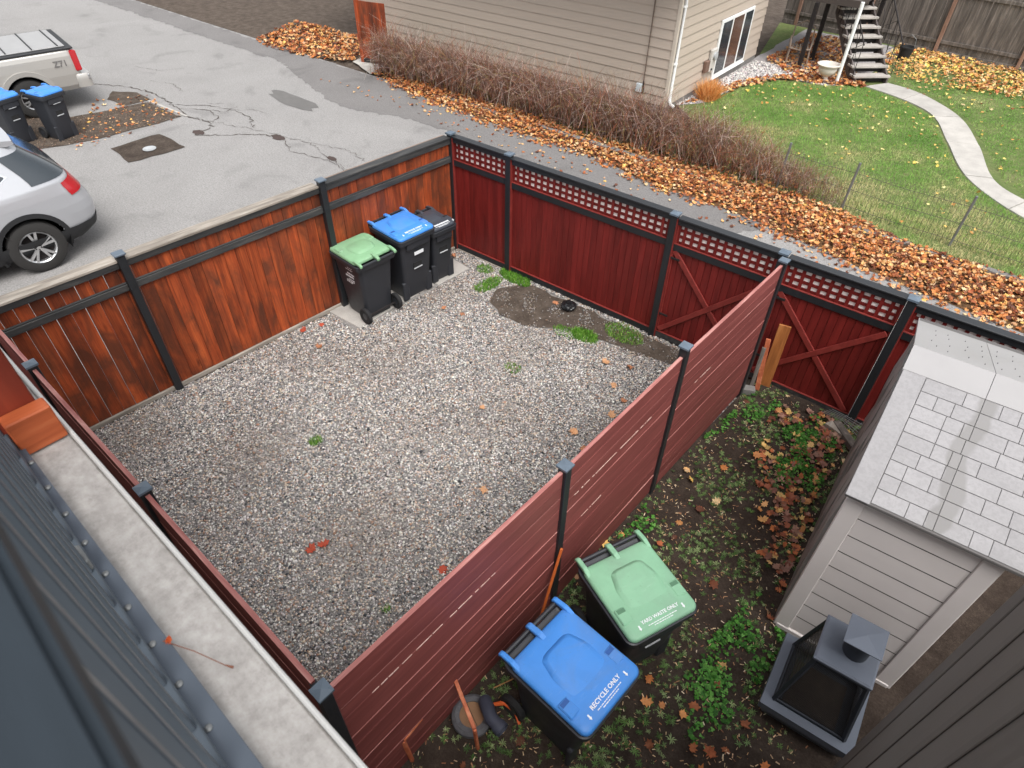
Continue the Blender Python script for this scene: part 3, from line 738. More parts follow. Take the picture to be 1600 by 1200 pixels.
def cart(label, loc, rz, W=.6, D=.76, H=.98, lid=None, words=None, sticker=True, bar=True, detail=True, side_print=False, lid_words_size=.05, group='wheeled carts'):
    t = thing('wheeled_cart', label, 'cart', loc, rz, group)
    zb, zt = .0, H - .075
    hb, ht = W * .37, W * .455
    yb0, yb1 = -D * .30, D * .34         # bottom rear / front
    yt0, yt1 = -D * .40, D * .455
    R_ = []
    for k in range(11):
        u = k / 10; z = .05 + (zt - .05) * u
        hw = hb + (ht - hb) * u; y0 = yb0 + (yt0 - yb0) * u; y1 = yb1 + (yt1 - yb1) * u
        R_.append(ring(rrect(hw, (y1 - y0) / 2, .055, 5, 0, (y0 + y1) / 2), z))
    y0, y1 = yb0, yb1
    R_.insert(0, ring(rrect(hb - .012, (y1 - y0) / 2 - .012, .05, 5, 0, (y0 + y1) / 2), .012))
    body = MB().loft(R_).build('body', M_BODY, t, smooth=True)
    # rim under the lid
    cy = (yt0 + yt1) / 2; hd = (yt1 - yt0) / 2
    MB().loft([ring(rrect(ht + .004, hd + .004, .06, 5, 0, cy), zt - .055), ring(rrect(ht + .042, hd + .040, .07, 5, 0, cy), zt - .05), ring(rrect(ht + .046, hd + .046, .075, 5, 0, cy), zt + .012), ring(rrect(ht + .036, hd + .036, .07, 5, 0, cy), zt + .018), ring(rrect(ht + .01, hd + .01, .06, 5, 0, cy), zt)]).build('rim', M_BODY, t, smooth=True)
    if detail:
        # skirt at the front under the rim and two feet
        MB().box(-ht * .7, ht * .7, yt1 - .005, yt1 + .024, zt - .16, zt - .05).build('front_skirt', M_BODY, t, .01)
        for s in (-1, 1): MB().box(s * hb * .93 - .055, s * hb * .93 + .055, yb1 - .03, yb1 + .018, .0, .30).build('foot_rib', M_BODY, t, .012)
    if bar:
        yf = yb1 + (yt1 - yb1) * .58
        MB().box(-.075, .075, yf - .05, yf + .006, .50, .585).build('lift_slot', M_RUB, t, .004)
        MB().box(-.075, .075, yf + .002, yf + .016, .485, .503).build('lift_bar', M_GBAR, t, .004)
    if sticker:
        yf = yb1 + (yt1 - yb1) * .82
        MB().box(-.085, .075, yf + .002, yf + .0065, .735, .785).build('sticker', M_WPRINT, t, 0, rot=(-.03, 0, 0))
    # wheels, axle, handle at the rear
    MB().tube([(-W * .46, yb0 - .04, .105), (W * .46, yb0 - .04, .105)], .012, 8).build('axle', M_IRON, t, smooth=True)
    for s in (-1, 1):
        wh = MB().lathe([(.045, -.018), (.075, -.022), (.105, -.03), (.118, -.02), (.118, .02), (.105, .03), (.075, .022), (.045, .018)], 24, axis='x', closed=True).build('wheel', M_RUB, t, smooth=True, loc=(s * W * .44, yb0 - .04, .12))
        MB().lathe([(0, -.022), (.05, -.02), (.05, .02), (0, .022)], 12, axis='x').build('hub', M_BODY, wh, smooth=True)
    yh = -D / 2
    MB().tube([(-W * .46, yh + .02, H - .045), (W * .46, yh + .02, H - .045)], .017, 8).build('handle', M_BODY, t, smooth=True)
    for sx in (-W * .46, 0, W * .46): MB().box(sx - .016, sx + .016, yh + .015, yt0 + .02, H - .085, H - .035).build('handle_arm', M_BODY, t, .006)
    # lid: domed, with rear arms, a raised centre panel, corner pads and lettering
    lc = lid or M_CHAR
    hw = W * .5; y0 = -D / 2 + .095; y1 = D / 2; lcy = (y0 + y1) / 2; lhd = (y1 - y0) / 2
    rg = []
    for sc, z in ((1.0, -.03), (1.0, -.012), (.985, .0), (.95, .008), (.86, .015), (.7, .022), (.5, .027), (.25, .03), (.02, .031)):
        rg.append(ring(rrect(hw * sc, lhd * sc, max(.003, .06 * sc), 5, 0, lcy), H - .02 + z))
    ld = MB().loft(rg).build('lid', lc, t, smooth=True)
    for sx in (-hw + .022, 0, hw - .022):
        ww = .02 if abs(sx) > .01 else .024
        MB().prism([(y0 + .10, H - .015), (y0 + .02, H + .012), (-D / 2 + .01, H + .0), (-D / 2 - .012, H - .018), (-D / 2 - .01, H - .05), (-D / 2 + .02, H - .03), (y0 + .02, H - .03)], -ww, ww, Matrix(((0, 0, 1, sx), (1, 0, 0, 0), (0, 1, 0, 0), (0, 0, 0, 1)))).build('hinge_arm', lc, ld, .006)
    zt_ = H + .009
    pan = [(-hw * .62, lcy - lhd * .10), (-hw * .46, lcy - lhd * .60), (hw * .46, lcy - lhd * .60), (hw * .62, lcy - lhd * .10), (hw * .56, lcy + lhd * .46), (-hw * .56, lcy + lhd * .46)]
    def shrink(pl, k, dz):
        cx_ = sum(p[0] for p in pl) / len(pl); cy_ = sum(p[1] for p in pl) / len(pl)
        return [(cx_ + (x_ - cx_) * k, cy_ + (y_ - cy_) * k) for x_, y_ in pl]
    def soft(pl):
        for _ in range(2):
            q = []
            for a, b in zip(pl, pl[1:] + pl[:1]): q += [(a[0] * .86 + b[0] * .14, a[1] * .86 + b[1] * .14), (a[0] * .14 + b[0] * .86, a[1] * .14 + b[1] * .86)]
            pl = q
        return pl
    sp = soft(pan)
    fr_ = lambda y_: .017 * max(0.0, min(1.0, (lcy + lhd * .34 - y_) / (lhd * .5)))   # fades out towards the front
    rr_ = [ring(sp, zt_ - .012), ring(shrink(sp, .985, 0), lambda x_, y_: zt_ - .004 + .1 * fr_(y_)), ring(shrink(sp, .83, 0), lambda x_, y_: zt_ + .002 + fr_(y_)), ring(shrink(sp, .79, 0), lambda x_, y_: zt_ + .004 + fr_(y_)), ring(shrink(sp, .4, 0), lambda x_, y_: zt_ + .006 + fr_(y_)), ring(shrink(sp, .03, 0), lambda x_, y_: zt_ + .007 + fr_(y_))]
    MB().loft(rr_).build('raised_panel', lc, ld, smooth=True)
    for s in (-1, 1):
        px = s * hw * .80; py = lcy + lhd * .42
        MB().box(px - .046, px + .046, py - .066, py + .066, H - .03, H + .006).build('corner_pad', lc, ld, .008)
        MB().box(px - .034, px + .034, py - .056, py - .022, H + .0055, H + .0075).build('pad_recess_shade', simple('recess_shade_' + lc.name, {'cart_blue_plastic': S(40, 84, 150), 'cart_green_plastic': S(84, 124, 96), 'cart_green_plastic_b': S(80, 116, 84)}.get(lc.name, S(36, 38, 42)), .5), ld, .001) if detail else None  # flat plate in a darker lid colour, painting the shade of a recess
    if words:
        ly = lcy + lhd * .74
        tilt = .12
        if words == '#':                     # too small to read in the photograph
            q = MB(); xx = -.13
            while xx < .13:
                ln = random.uniform(.012, .03); q.box(xx, xx + ln, ly - .014, ly + .014, H - .012, H + .0025); xx += ln + .006
            q.build('small_print', M_WPRINT, ld)
        else:
            me = text_mesh(words, lid_words_size); me.materials.append(M_WPRINT)
            obj('lettering', me, None, ld, (0, ly, H + .0035), (tilt, 0, math.pi))
        q = MB()
        for j, (wq, dy) in enumerate(((.13, .036), (.085, .052))):
            xx = -wq
            while xx < wq:
                ln = random.uniform(.010, .026); q.box(xx, min(xx + ln, wq), ly + dy - .003, ly + dy + .003, H - .012 - dy * .1, H + .002 - dy * .12); xx += ln + .005
        q.build('small_print', M_WPRINT, ld)
        for s in (-1, 1):
            MB().prism([(s * .20 - .006, ly + .005), (s * .20 + .006, ly + .005), (s * .20 + .006, ly + .03), (s * .20 + .012, ly + .03), (s * .20, ly + .046), (s * .20 - .012, ly + .03), (s * .20 - .006, ly + .03)], H - .012, H + .0008).build('arrow', M_WPRINT, ld)
    if side_print:
        q = MB(); r = random.Random(5)
        xs = -(hb + (ht - hb) * .78) - .003
        for (zc, hh, y0_, y1_) in ((.80, .016, -.09, .02), (.765, .016, -.09, .06), (.70, .034, -.11, .05), (.655, .03, -.09, .09), (.60, .016, -.09, .04), (.572, .014, -.08, .09), (.548, .014, -.03, .09)):
            yy_ = y0_
            while yy_ < y1_:
                ln = r.uniform(.012, .035)
                xo = xs + (.80 - zc) * (ht - hb) / zt
                q.box(xo - .002, xo + .004, yy_, min(yy_ + ln, y1_), zc - hh / 2 * r.uniform(.6, 1), zc + hh / 2); yy_ += ln + .009
        q.build('printed_lines', M_WPRINT, t)
    return t

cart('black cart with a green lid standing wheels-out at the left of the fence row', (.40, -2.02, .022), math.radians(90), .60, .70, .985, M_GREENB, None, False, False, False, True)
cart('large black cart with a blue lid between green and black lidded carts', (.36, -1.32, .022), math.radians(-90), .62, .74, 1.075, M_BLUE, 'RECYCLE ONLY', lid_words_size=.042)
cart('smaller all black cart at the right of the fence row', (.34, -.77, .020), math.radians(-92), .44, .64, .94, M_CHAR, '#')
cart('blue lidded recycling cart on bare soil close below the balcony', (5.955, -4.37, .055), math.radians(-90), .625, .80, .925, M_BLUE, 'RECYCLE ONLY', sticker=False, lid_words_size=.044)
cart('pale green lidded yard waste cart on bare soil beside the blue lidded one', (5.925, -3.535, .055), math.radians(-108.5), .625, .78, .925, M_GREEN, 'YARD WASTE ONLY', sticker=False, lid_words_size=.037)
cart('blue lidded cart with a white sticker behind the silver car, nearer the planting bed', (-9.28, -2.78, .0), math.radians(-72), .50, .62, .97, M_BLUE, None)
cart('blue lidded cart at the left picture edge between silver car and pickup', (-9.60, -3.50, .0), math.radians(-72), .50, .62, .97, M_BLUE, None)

# ================================================================ RESIN SHED
RS = math.radians(7.6)
sh = thing('resin_shed', 'grey resin garden shed with a pale shingle patterned roof beside the red gate', 'shed', (6.83, -2.47, .06), RS)
SW, SDP, SH = .965, 2.30, 1.90           # width, depth, wall height (local)
MB().box(.035, SW - .03, .02, SDP - .03, .0, SH - .02).build('core_wall', simple('joint_shade', S(58, 54, 52), .8), sh)  # core coloured dark so the siding gaps look shaded
for k in range(9):
    z0 = .05 + k * .2 + .0029
    MB().box(.1235, SW - .1165, .0, .0195, z0, min(z0 + .192, SH - .01)).build('siding_panel', M_RESIN, sh, .0012)
for k in range(1, 10): MB().box(.1232, SW - .1162, -.0008, .0188, .05 + k * .2 - .0045, .05 + k * .2 + .0028).build('joint_shade_strip', simple('joint_shade', S(58, 54, 52), .8), sh)  # dark strips added on the panel joints, standing in for groove shade
MB().box(-.005, .122, -.012, .034, .0, SH - .01).build('corner_post', M_RESIN, sh, .006)
MB().box(SW - .115, SW + .01, -.012, .034, .0, SH - .01).build('corner_post', M_RESIN, sh, .006)
MB().box(.02, SW - .01, -.02, .034, -.03, .045).build('base_sill', M_RESIN, sh, .006)
for k in range(10):                        # buckled side panels
    y0 = .04 + k * .225; q = MB(); r = random.Random(k)
    pts = []
    for j in range(9):
        z = SH * j / 8; b = .035 * math.sin(math.pi * j / 8) * r.uniform(.2, 1.0) + .006
        pts.append((z, b))
    vs = []; fs = []
    for z, b in pts: vs += [(-b - .004, y0, z), (-b * .6 - .012, y0 + .11, z), (-b - .002, y0 + .215, z), (.034, y0 + .215, z), (.034, y0, z)]
    for j in range(8):
        for i in range(5): fs.append((j * 5 + i, j * 5 + (i + 1) % 5, (j + 1) * 5 + (i + 1) % 5, (j + 1) * 5 + i))
    fs += [(4, 3, 2, 1, 0), (40, 41, 42, 43, 44)]
    q.add(vs, fs).build('side_panel', M_RESIND, sh, smooth=True)
# roof
RV, RH = 1.20, .47                          # run and rise of each slope
sl = math.atan2(RH, RV); LS = math.hypot(RV, RH)
rf = MB().prism([(-.07, SH - .03), (-.07, SH - .005), (RV, SH + RH), (RV * 2 + .07, SH - .005), (RV * 2 + .07, SH - .03), (RV, SH + RH - .05)], -.03, 1.4, Matrix(((0, 0, 1, 0), (1, 0, 0, 0), (0, 1, 0, 0), (0, 0, 0, 1)))).build('roof', simple('shed_roof_joint', S(96, 93, 92), .7, 0, .1, 6), sh, .003)
# near slope: shingles in courses; local frame on the slope: a along the eave, b up the slope
MS = Matrix.Translation((0, -.07, SH - .005)) @ Matrix.Rotation(math.atan2(RH + .005, RV + .07), 4, 'X')
LT = math.hypot(RH, RV + .07)
def on_slope(mb, a0, a1, b0, b1, t0=-.004, t1=.007): return mb.box(a0, a1, b0, b1, t0, t1, MS)
def wet_mat():
    t = NT('shed_shingle'); v = t.coords(rand=False, world=True)
    c = S(148, 146, 147)
    f = t.noise(v, 5, 6, .6); col = t.ramp(f, [(.25, mul(c, .93)), (.55, c), (.8, mul(c, 1.05))])
    # dried water streak running down from the ridge, in the shed's own frame
    tc = t.n('TexCoord'); sp = t.n('SeparateXYZ'); t.l(tc.outputs['Object'], sp.inputs[0])
    wob = t.noise(t.coords(rand=False), 3.2, 3, .5)
    a = t.n('Math', operation='MULTIPLY_ADD'); t.l(wob, a.inputs[0]); a.inputs[1].default_value = .22; a.inputs[2].default_value = -.11
    s_ = t.n('Math', operation='ADD'); t.l(sp.outputs[0], s_.inputs[0]); t.l(a.outputs[0], s_.inputs[1])
    d_ = t.n('Math', operation='SUBTRACT'); t.l(s_.outputs[0], d_.inputs[0]); d_.inputs[1].default_value = .53
    ab = t.n('Math', operation='ABSOLUTE'); t.l(d_.outputs[0], ab.inputs[0])
    col = t.mix(t.ramp(ab.outputs[0], [(.05, .8), (.075, 0.0)]), col, S(122, 120, 118))
    t.bump(t.noise(v, 160, 3), .2, .002)
    col = t.mix(t.ramp(t.noise(v, 38, 4, .7), [(.40, .4), (.56, 0.0)]), col, mul(c, .72))
    col = t.mix(t.ramp(t.noise(v, 2.2, 4, .6, .8), [(.5, 0.0), (.72, .35)]), col, mul(c, .74))
    col = t.vary(col, .055)
    return t.out(col, .62, 0, .3)
M_SHING = wet_mat()
rows = 9; rp = (LT - .24) / rows
for k in range(rows):
    b0 = .012 + k * rp; r = random.Random(30 + k)
    xx = .13; first = True
    while xx < 1.24:
        wl = r.choice((.115, .16, .21, .27))
        x1 = min(xx + wl, 1.26)
        if 1.26 - x1 < .06: x1 = 1.26
        # long plates are split at the panel seam at .515
        if xx < .515 - .03 < x1 - .04: x1 = .515
        m = on_slope(MB(), xx + .0018, x1 - .0018, b0 + .0035, b0 + rp - .0015)
        m.build('shingle', M_SHING, rf, .0015)
        xx = x1
on_slope(MB(), -.03, .127, -.006, LT - .225, -.004, .010).build('edge_plate', M_SHING, rf, .003)
on_slope(MB(), 1.264, 1.41, -.006, LT - .225, -.004, .010).build('edge_plate', M_SHING, rf, .003)
# ridge cap folded over both slopes, far slope with small slots
def fold(t):                                # t: distance from the ridge, negative on the near side
    return (RV + t * math.cos(sl), SH + RH - abs(t) * math.sin(sl))
cp = []
for s0, s1, x0, x1 in ((-.235, .0, -.035, .513), (-.235, .0, .517, 1.415)):
    q = MB(); a = fold(s0); b = fold(s1)
    q.add([(x0, a[0], a[1] + .018), (x1, a[0], a[1] + .018), (x1, b[0], b[1] + .02), (x0, b[0], b[1] + .02), (x0, a[0], a[1] - .01), (x1, a[0], a[1] - .01), (x1, b[0], b[1] - .01), (x0, b[0], b[1] - .01)], [(0, 1, 2, 3), (7, 6, 5, 4), (0, 4, 5, 1), (2, 6, 7, 3), (1, 5, 6, 2), (0, 3, 7, 4)])
    q.build('ridge_cap', M_RESINR, rf)
for x0, x1 in ((-.035, .513), (.517, 1.415)):
    q = MB(); a = fold(.0); b = fold(LS + .07)
    q.add([(x0, a[0], a[1] + .02), (x1, a[0], a[1] + .02), (x1, b[0], b[1] + .02), (x0, b[0], b[1] + .02), (x0, a[0], a[1] - .01), (x1, a[0], a[1] - .01), (x1, b[0], b[1] - .01), (x0, b[0], b[1] - .01)], [(0, 1, 2, 3), (7, 6, 5, 4), (0, 4, 5, 1), (2, 6, 7, 3), (1, 5, 6, 2), (0, 3, 7, 4)])
    q.build('far_slope_plate', M_RESINR, rf)
q = MB(); r = random.Random(2)
for k in range(40):
    xx = .1 + .115 * (k % 10) + r.uniform(-.02, .02); tt = .2 + .24 * (k // 10) + r.uniform(-.04, .04); c = fold(tt)
    q.box(xx - .002, xx + .002, c[0] - .012, c[0] + .012, c[1] + .012, c[1] + .0225)
q.build('slots', M_RUB, rf)

# ================================================================ DARK HOUSE WALL at the right edge
hw_ = thing('house_wing', 'dark grey vertical board wall at the bottom right edge of the picture', 'building', (7.64, -3.5, 0))
MB().box(.03, 2.5, -2.9, -.03, 0, 3.6).build('wall', M_DARKWALL, hw_)
MB().box(.0, .06, -.14, .0, 0, 3.6).build('corner_board', M_DARKWALL, hw_, .004)
for k in range(10): MB().box(.004, .032, -.15 - .27 * (k + 1) + .012, -.15 - .27 * k, .0, 3.6).build('wall_board', M_DARKWALL, hw_, .004)
for k in range(10): MB().box(-.004, .0035, -.15 - .27 * (k + 1) - .02, -.15 - .27 * (k + 1) + .035, .0, 3.6).build('batten', M_DARKWALL, hw_, .003)
MB().box(.061, 2.5, -.05, -.0, 0, 3.6).build('end_board', M_DARKWALL, hw_, .004)

# ================================================================ OUTDOOR FIREPLACE
fp = thing('outdoor_fireplace', 'square slate blue metal outdoor fireplace with mesh sides and chimney cap by the shed', 'fireplace', (7.355, -2.925, .06), math.radians(8.5))
hb = .345
MB().loft([ring(rrect(hb - .05, hb - .05, .01, 2), .03), ring(rrect(hb - .01, hb - .01, .01, 2), .16), ring(rrect(hb, hb, .01, 2), .16), ring(rrect(hb, hb, .01, 2), .235), ring(rrect(hb - .07, hb - .07, .01, 2), .24), ring(rrect(hb - .075, hb - .075, .01, 2), .16)], True, True).build('base_tray', M_SLATE, fp)
for sx in (-1, 1):
    for sy in (-1, 1): MB().box(sx * .25 - .02, sx * .25 + .02, sy * .25 - .02, sy * .25 + .02, -.01, .05).build('foot', M_SLATED, fp)
b0, t0, zb_, zt_2 = .262, .175, .238, .90
def fpt(sx, sy, u): h = b0 + (t0 - b0) * u; return (sx * h, sy * h, zb_ + (zt_2 - zb_) * u)
for sx, sy in ((1, 1), (-1, 1), (-1, -1), (1, -1)): MB().bar(fpt(sx, sy, 0), fpt(sx, sy, 1), .03, .03).build('frame_post', M_SLATED, fp, .003)
cn = [(1, 1), (-1, 1), (-1, -1), (1, -1)]
def m_mesh():
    t = NT('spark_mesh'); tc = t.n('TexCoord')
    w1 = t.n('TexWave', wave_type='BANDS', bands_direction='X'); w1.inputs['Scale'].default_value = 38; t.l(tc.outputs['Object'], w1.inputs['Vector'])
    w2 = t.n('TexWave', wave_type='BANDS', bands_direction='Z'); w2.inputs['Scale'].default_value = 38; t.l(tc.outputs['Object'], w2.inputs['Vector'])
    mx = t.n('Math', operation='MAXIMUM'); t.l(w1.outputs['Fac'], mx.inputs[0]); t.l(w2.outputs['Fac'], mx.inputs[1])
    al = t.ramp(mx.outputs[0], [(.5, .38), (.8, .9)])
    t.out(S(44, 42, 42), .5, .4); t.l(al, t.b.inputs['Alpha'])
    return t.m
M_MESH = m_mesh()
for k in range(4):
    a, b = cn[k], cn[(k + 1) % 4]
    p = [fpt(*a, 0), fpt(*b, 0), fpt(*b, 1), fpt(*a, 1)]
    inn = [tuple(Vector(q) * 1.0 + (-Vector((a[0] + b[0], a[1] + b[1], 0)) * .004)) for q in p]
    ou = [tuple(Vector(q) + Vector((0, 0, .0)) + (Vector((a[0] + b[0], a[1] + b[1], 0)) * .0005)) for q in p]
    MB().add(ou, [(0, 1, 2, 3)]).build('mesh_panel', M_MESH, fp)
    for u in (.02, .975):
        MB().bar(fpt(*a, u), fpt(*b, u), .024, .034).build('frame_rail', M_SLATED, fp, .003)
MB().loft([ring(rrect(.2, .2, .008, 2), .905), ring(rrect(.2, .2, .008, 2), .925), ring(rrect(.185, .185, .008, 2), .935)]).build('top_plate', M_SLATE, fp)
MB().lathe([(.085, .936), (.085, 1.10)], 20, (.03, .01, 0)).build('flue', M_SLATED, fp, smooth=True)
for a in range(4): MB().box(-.004 + .03 + .08 * math.cos(a * 1.571 + .785), .004 + .03 + .08 * math.cos(a * 1.571 + .785), .006 + .08 * math.sin(a * 1.571 + .785), .014 + .08 * math.sin(a * 1.571 + .785), 1.08, 1.152).build('cap_strut', M_IRON, fp)
c = MB(); h = .125
c.add([(.03 - h, .01 - h, 1.152), (.03 + h, .01 - h, 1.152), (.03 + h, .01 + h, 1.152), (.03 - h, .01 + h, 1.152), (.03 - h, .01 - h, 1.160), (.03 + h, .01 - h, 1.160), (.03 + h, .01 + h, 1.160), (.03 - h, .01 + h, 1.160), (.03, .01, 1.176)], [(3, 2, 1, 0), (0, 1, 5, 4), (1, 2, 6, 5), (2, 3, 7, 6), (3, 0, 4, 7), (4, 5, 8), (5, 6, 8), (6, 7, 8), (7, 4, 8)])
c.build('chimney_cap', M_SLATE, fp)
MB().box(-.2, .2, -.2, .2, .162, .175).build('grate', simple('ash_brown', S(104, 92, 82), .9, 0, .3, 14), fp)

# ================================================================ BALCONY under the camera: ledge, railing, privacy screen
bal = thing('balcony', 'pale grey balcony ledge with a white metal edge at the lower left', 'balcony', (1.0, -6.1, 0))
BR = .028                                  # the ledge runs slightly askew
MB().box(0, 6.4, -.20, -.0125, 3.86, 4.10).build('ledge', M_LEDGE, bal, .005)
MB().box(0, 6.4, -.012, .0, 3.84, 4.108).build('edge_trim', simple('edge_trim', S(186, 185, 182), .5, 0, .08, 6), bal, .004)
dm = m_plank('deck_brown', S(84, 66, 44), S(112, 90, 60), S(136, 112, 80), (.7, 7, 7), .7, .15)
for k in range(12): MB().box(0, 6.4, -.202 - .14 * (k + 1) + .006, -.202 - .14 * k, 3.93, 3.99).build('deck_board', dm, bal, .004)
MB().box(.05, 6.35, -1.9, -.205, 3.80, 3.925).build('joists', M_RAIL, bal)
MB().box(.2, 6.3, -3.1, -.35, .0, 3.795).build('wall', M_SIDING, bal)
bal.rotation_euler = (0, 0, .04)
bal.location = (1.0, -6.266, 0)
RY = -6.212
rl = thing('balcony_railing', 'blue grey metal picket railing close to the camera at the lower left', 'railing', (1.5, -6.264, 4.1), .004)
plate = simple('plate_grey', S(86, 94, 104), .42, .1, .1, 4, bump=.05)
MB().prism([(.0, -.03), (5.75, -.03), (5.75, .086), (3.56, .03), (.0, -.02)], .0255, .034).build('base_plate', plate, rl, .0015)
MB().box(.0, 5.75, -.02, .02, .0345, .062).build('bottom_rail', M_RAILMET, rl, .003)
MB().box(.0, 5.75, -.033, .033, 1.02, 1.065).build('top_rail', simple('top_rail_dark', S(38, 46, 53), .55, 0, .3, 9, (.5, 3, 3), bump=.1, spec=.25), rl, .006, 2)
MB().box(.0, 5.75, -.02, .02, .985, 1.0195).build('top_rail', M_RAILMET, rl, .003)
pm = MB().box(-.0125, .0125, -.0125, .0125, .0625, .9845).mesh('picket', .002); pm.materials.append(M_RAILMET)
sm = MB().lathe([(.008, .0), (.008, .003), (.004, .006), (0, .006)], 10).mesh('screw', 0, 1, True); sm.materials.append(M_GALV)
for k in range(47):
    xx = .06 + k * .1205
    obj('picket', pm, None, rl, (xx, 0, 0))
    if xx > 2: obj('screw', sm, None, rl, (xx + .012, .0275, .0345))
for xx in (4.235, 1.6):
    MB().box(xx - .03, xx + .03, -.055, .03, .0, .0245).build('foot_block', M_RAILMET, rl, .004)
    MB().box(xx - .012, xx + .05, -.05, .018, .063, .10).build('bracket', M_GALV, rl, .004)
ps = thing('privacy_screen', 'reddish brown wooden privacy screen with a cedar foot block on the balcony ledge', 'screen', (5.2, -6.165, 4.105), .04)
MB().box(-.02, .036, -.062, .052, .0, .118).build('foot_block', M_BLOCKW, ps, .004)
MB().box(-.062, -.022, -.60, .035, .0, 1.25).build('panel', M_STAIND, ps, .004)
# odd bits on the ledge
tw = MB().tube([(6.04, -6.20, 4.137), (6.10, -6.165, 4.125), (6.165, -6.135, 4.112), (6.185, -6.125, 4.115)], [.0012, .001, .001, .003], 6).build('dry_weed', simple('stem_brown', S(130, 84, 66), .8)); tag(tw, 'thin dry weed stalk lying across the balcony ledge', 'twig')

# ================================================================ SMALL THINGS in the yard
me = bpy.data.meshes.new('bag'); bm = bmesh.new(); bmesh.ops.create_icosphere(bm, subdivisions=4, radius=.11)
from mathutils import noise as mn
for v in bm.verts:
    nn = mn.noise(v.co * 18) * .03 + mn.noise(v.co * 45) * .014
    v.co = v.co * (1 + nn * 5); v.co.z *= .55; v.co.x *= 1.05
for v in bm.verts:
    if v.co.z > .045 and math.hypot(v.co.x, v.co.y) < .04: v.co.z += .03
bm.to_mesh(me); bm.free()
bg_ = obj('plastic_bag', me, M_BAG, None, (2.42, -.03, .065)); tag(bg_, 'crumpled black plastic bag on bare soil by the red fence', 'bag')
pk = [((5.27, .37, .05), (5.25, .40, .98), .135, .022, 'wide brown plank leaning upright at the end of the burgundy fence', M_PLANK), ((5.245, .235, .05), (5.15, .30, .78), .055, .022, 'narrow pinkish stick leaning left of the wide brown plank', M_STICK), ((5.19, .16, .05), (5.16, .22, .70), .045, .02, 'thin grey weathered stick leaning closest to the fence end', M_WEATHX)]
for a, b, wd, th, lab, mt in pk:
    o = MB().bar(a, b, wd, th, (.25, -1, 0)).build('plank' if wd > .1 else 'stick', mt, None, .003); tag(o, lab, 'plank' if wd > .1 else 'stick')
cb = MB(); cb.box(-.09, .09, -.05, .05, 0, .10); cb = cb.build('concrete_block', M_CONC2, None, .008, loc=(5.17, .1, .05), rot=(0, 0, .5)); tag(cb, 'small grey concrete block at the foot of the burgundy fence end', 'block')
o = MB().bar((6.2, .30, .12), (6.55, .0, .14), .09, .07).build('timber_offcut', M_WEATHX, None, .004); tag(o, 'dark weathered timber offcut lying against the shed corner', 'timber')
o = MB().prism([(0, 0), (.30, -.10), (.05, .10)], 0, .06).build('wedge_offcut', M_WEATH, None, .003, loc=(6.12, .17, .09), rot=(0, 0, .1)); tag(o, 'grey wedge shaped wood offcut on clover by the shed', 'wood')
q = MB()
for k in range(5): q.tube([(6.0 + .02 * k, .36 + .02 * k, .12 + .01 * k), (6.25, .33 + .025 * k, .17), (6.55, .2 + .05 * k, .14 + .012 * k)], .004, 5)
for k in range(5): q.tube([(6.22 + .06 * k, .28, .13), (6.25 + .06 * k, .45, .17)], .003, 5)
o = q.build('wire_offcut', M_GALV, None); tag(o, 'tangle of thin bent wire lying below the red gate corner', 'wire')
# foot of the plank fence near the camera
o = MB().bar((5.38, -4.05, .06), (5.325, -3.72, 1.0), .022, .022).build('orange_pole', M_STICK if False else simple('orange_pole', S(190, 98, 48), .5), None, .004); tag(o, 'slim orange brown pole leaning on the burgundy fence post', 'pole')
fm = thing('wooden_frame', 'open frame of reddish wooden sticks at the foot of the burgundy fence', 'frame', (5.36, -5.02, .06))
MB().bar((-.07, .12, .46), (-.02, -.42, .42), .03, .03).build('stick', M_STICK, fm, .003)
MB().bar((-.07, .12, .485), (.30, -.02, .44), .03, .022).build('stick', M_STICK, fm, .003)
MB().bar((-.07, .12, .44), (-.05, .14, .0), .028, .028).build('stick', M_STICK, fm, .003)
MB().bar((-.02, -.42, .40), (.0, -.40, .0), .028, .028).build('stick', M_STICK, fm, .003)
MB().bar((.30, -.02, .43), (.30, .0, .0), .028, .022).build('stick', M_STICK, fm, .003)
wt = thing('cart_tyre', 'small grey knobbly tyre with a tan disc lying behind the blue lidded cart', 'tyre', (5.475, -4.90, .07))
MB().lathe([(.10, .0), (.135, .005), (.16, .03), (.165, .05), (.16, .075), (.135, .095), (.10, .09)], 36, closed=True).build('tyre', simple('tyre_dusty', S(96, 96, 100), .9, 0, .3, 30, bump=.6, bscale=60, bdist=.01), wt, smooth=True)
MB().lathe([(0, .075), (.1, .075), (.101, .03), (0, .03)], 30).build('disc', M_TAN, wt, smooth=True)
MB().bar((-.09, .03, .079), (.09, -.03, .079), .003, .004).build('seam', M_RUB, wt)
po = thing('plastic_pipe', 'stubby blue grey pipe elbow lying on the tan disc', 'pipe', (5.60, -4.86, .30))
MB().tube([(-.10, .08, -.07), (-.03, .04, .0), (.05, .0, .02), (.17, -.0, .02)], [.055, .056, .052, .05], 14, False).build('elbow', M_PIPE, po, smooth=True)
MB().lathe([(.05, .0), (.058, .0), (.058, -.06), (.05, -.06)], 16, (.172, 0, .02), 'x', True).build('collar', M_PIPE, po, smooth=True)
o = MB().tube([(5.52, -4.74, .12), (5.60, -4.66, .16), (5.70, -4.64, .14), (5.78, -4.68, .10)], [.012, .022, .02, .012], 8).build('orange_strap', M_ORANGE, None, smooth=True); tag(o, 'orange plastic strap between the tyre and the blue lidded cart', 'strap')
o = MB().tube([(5.44, -4.62, .10), (5.56, -4.36, .14)], .005, 5).build('dry_reed', simple('reed', S(176, 132, 84), .7)); tag(o, 'thin tan reed on the soil behind the blue lidded cart', 'twig')

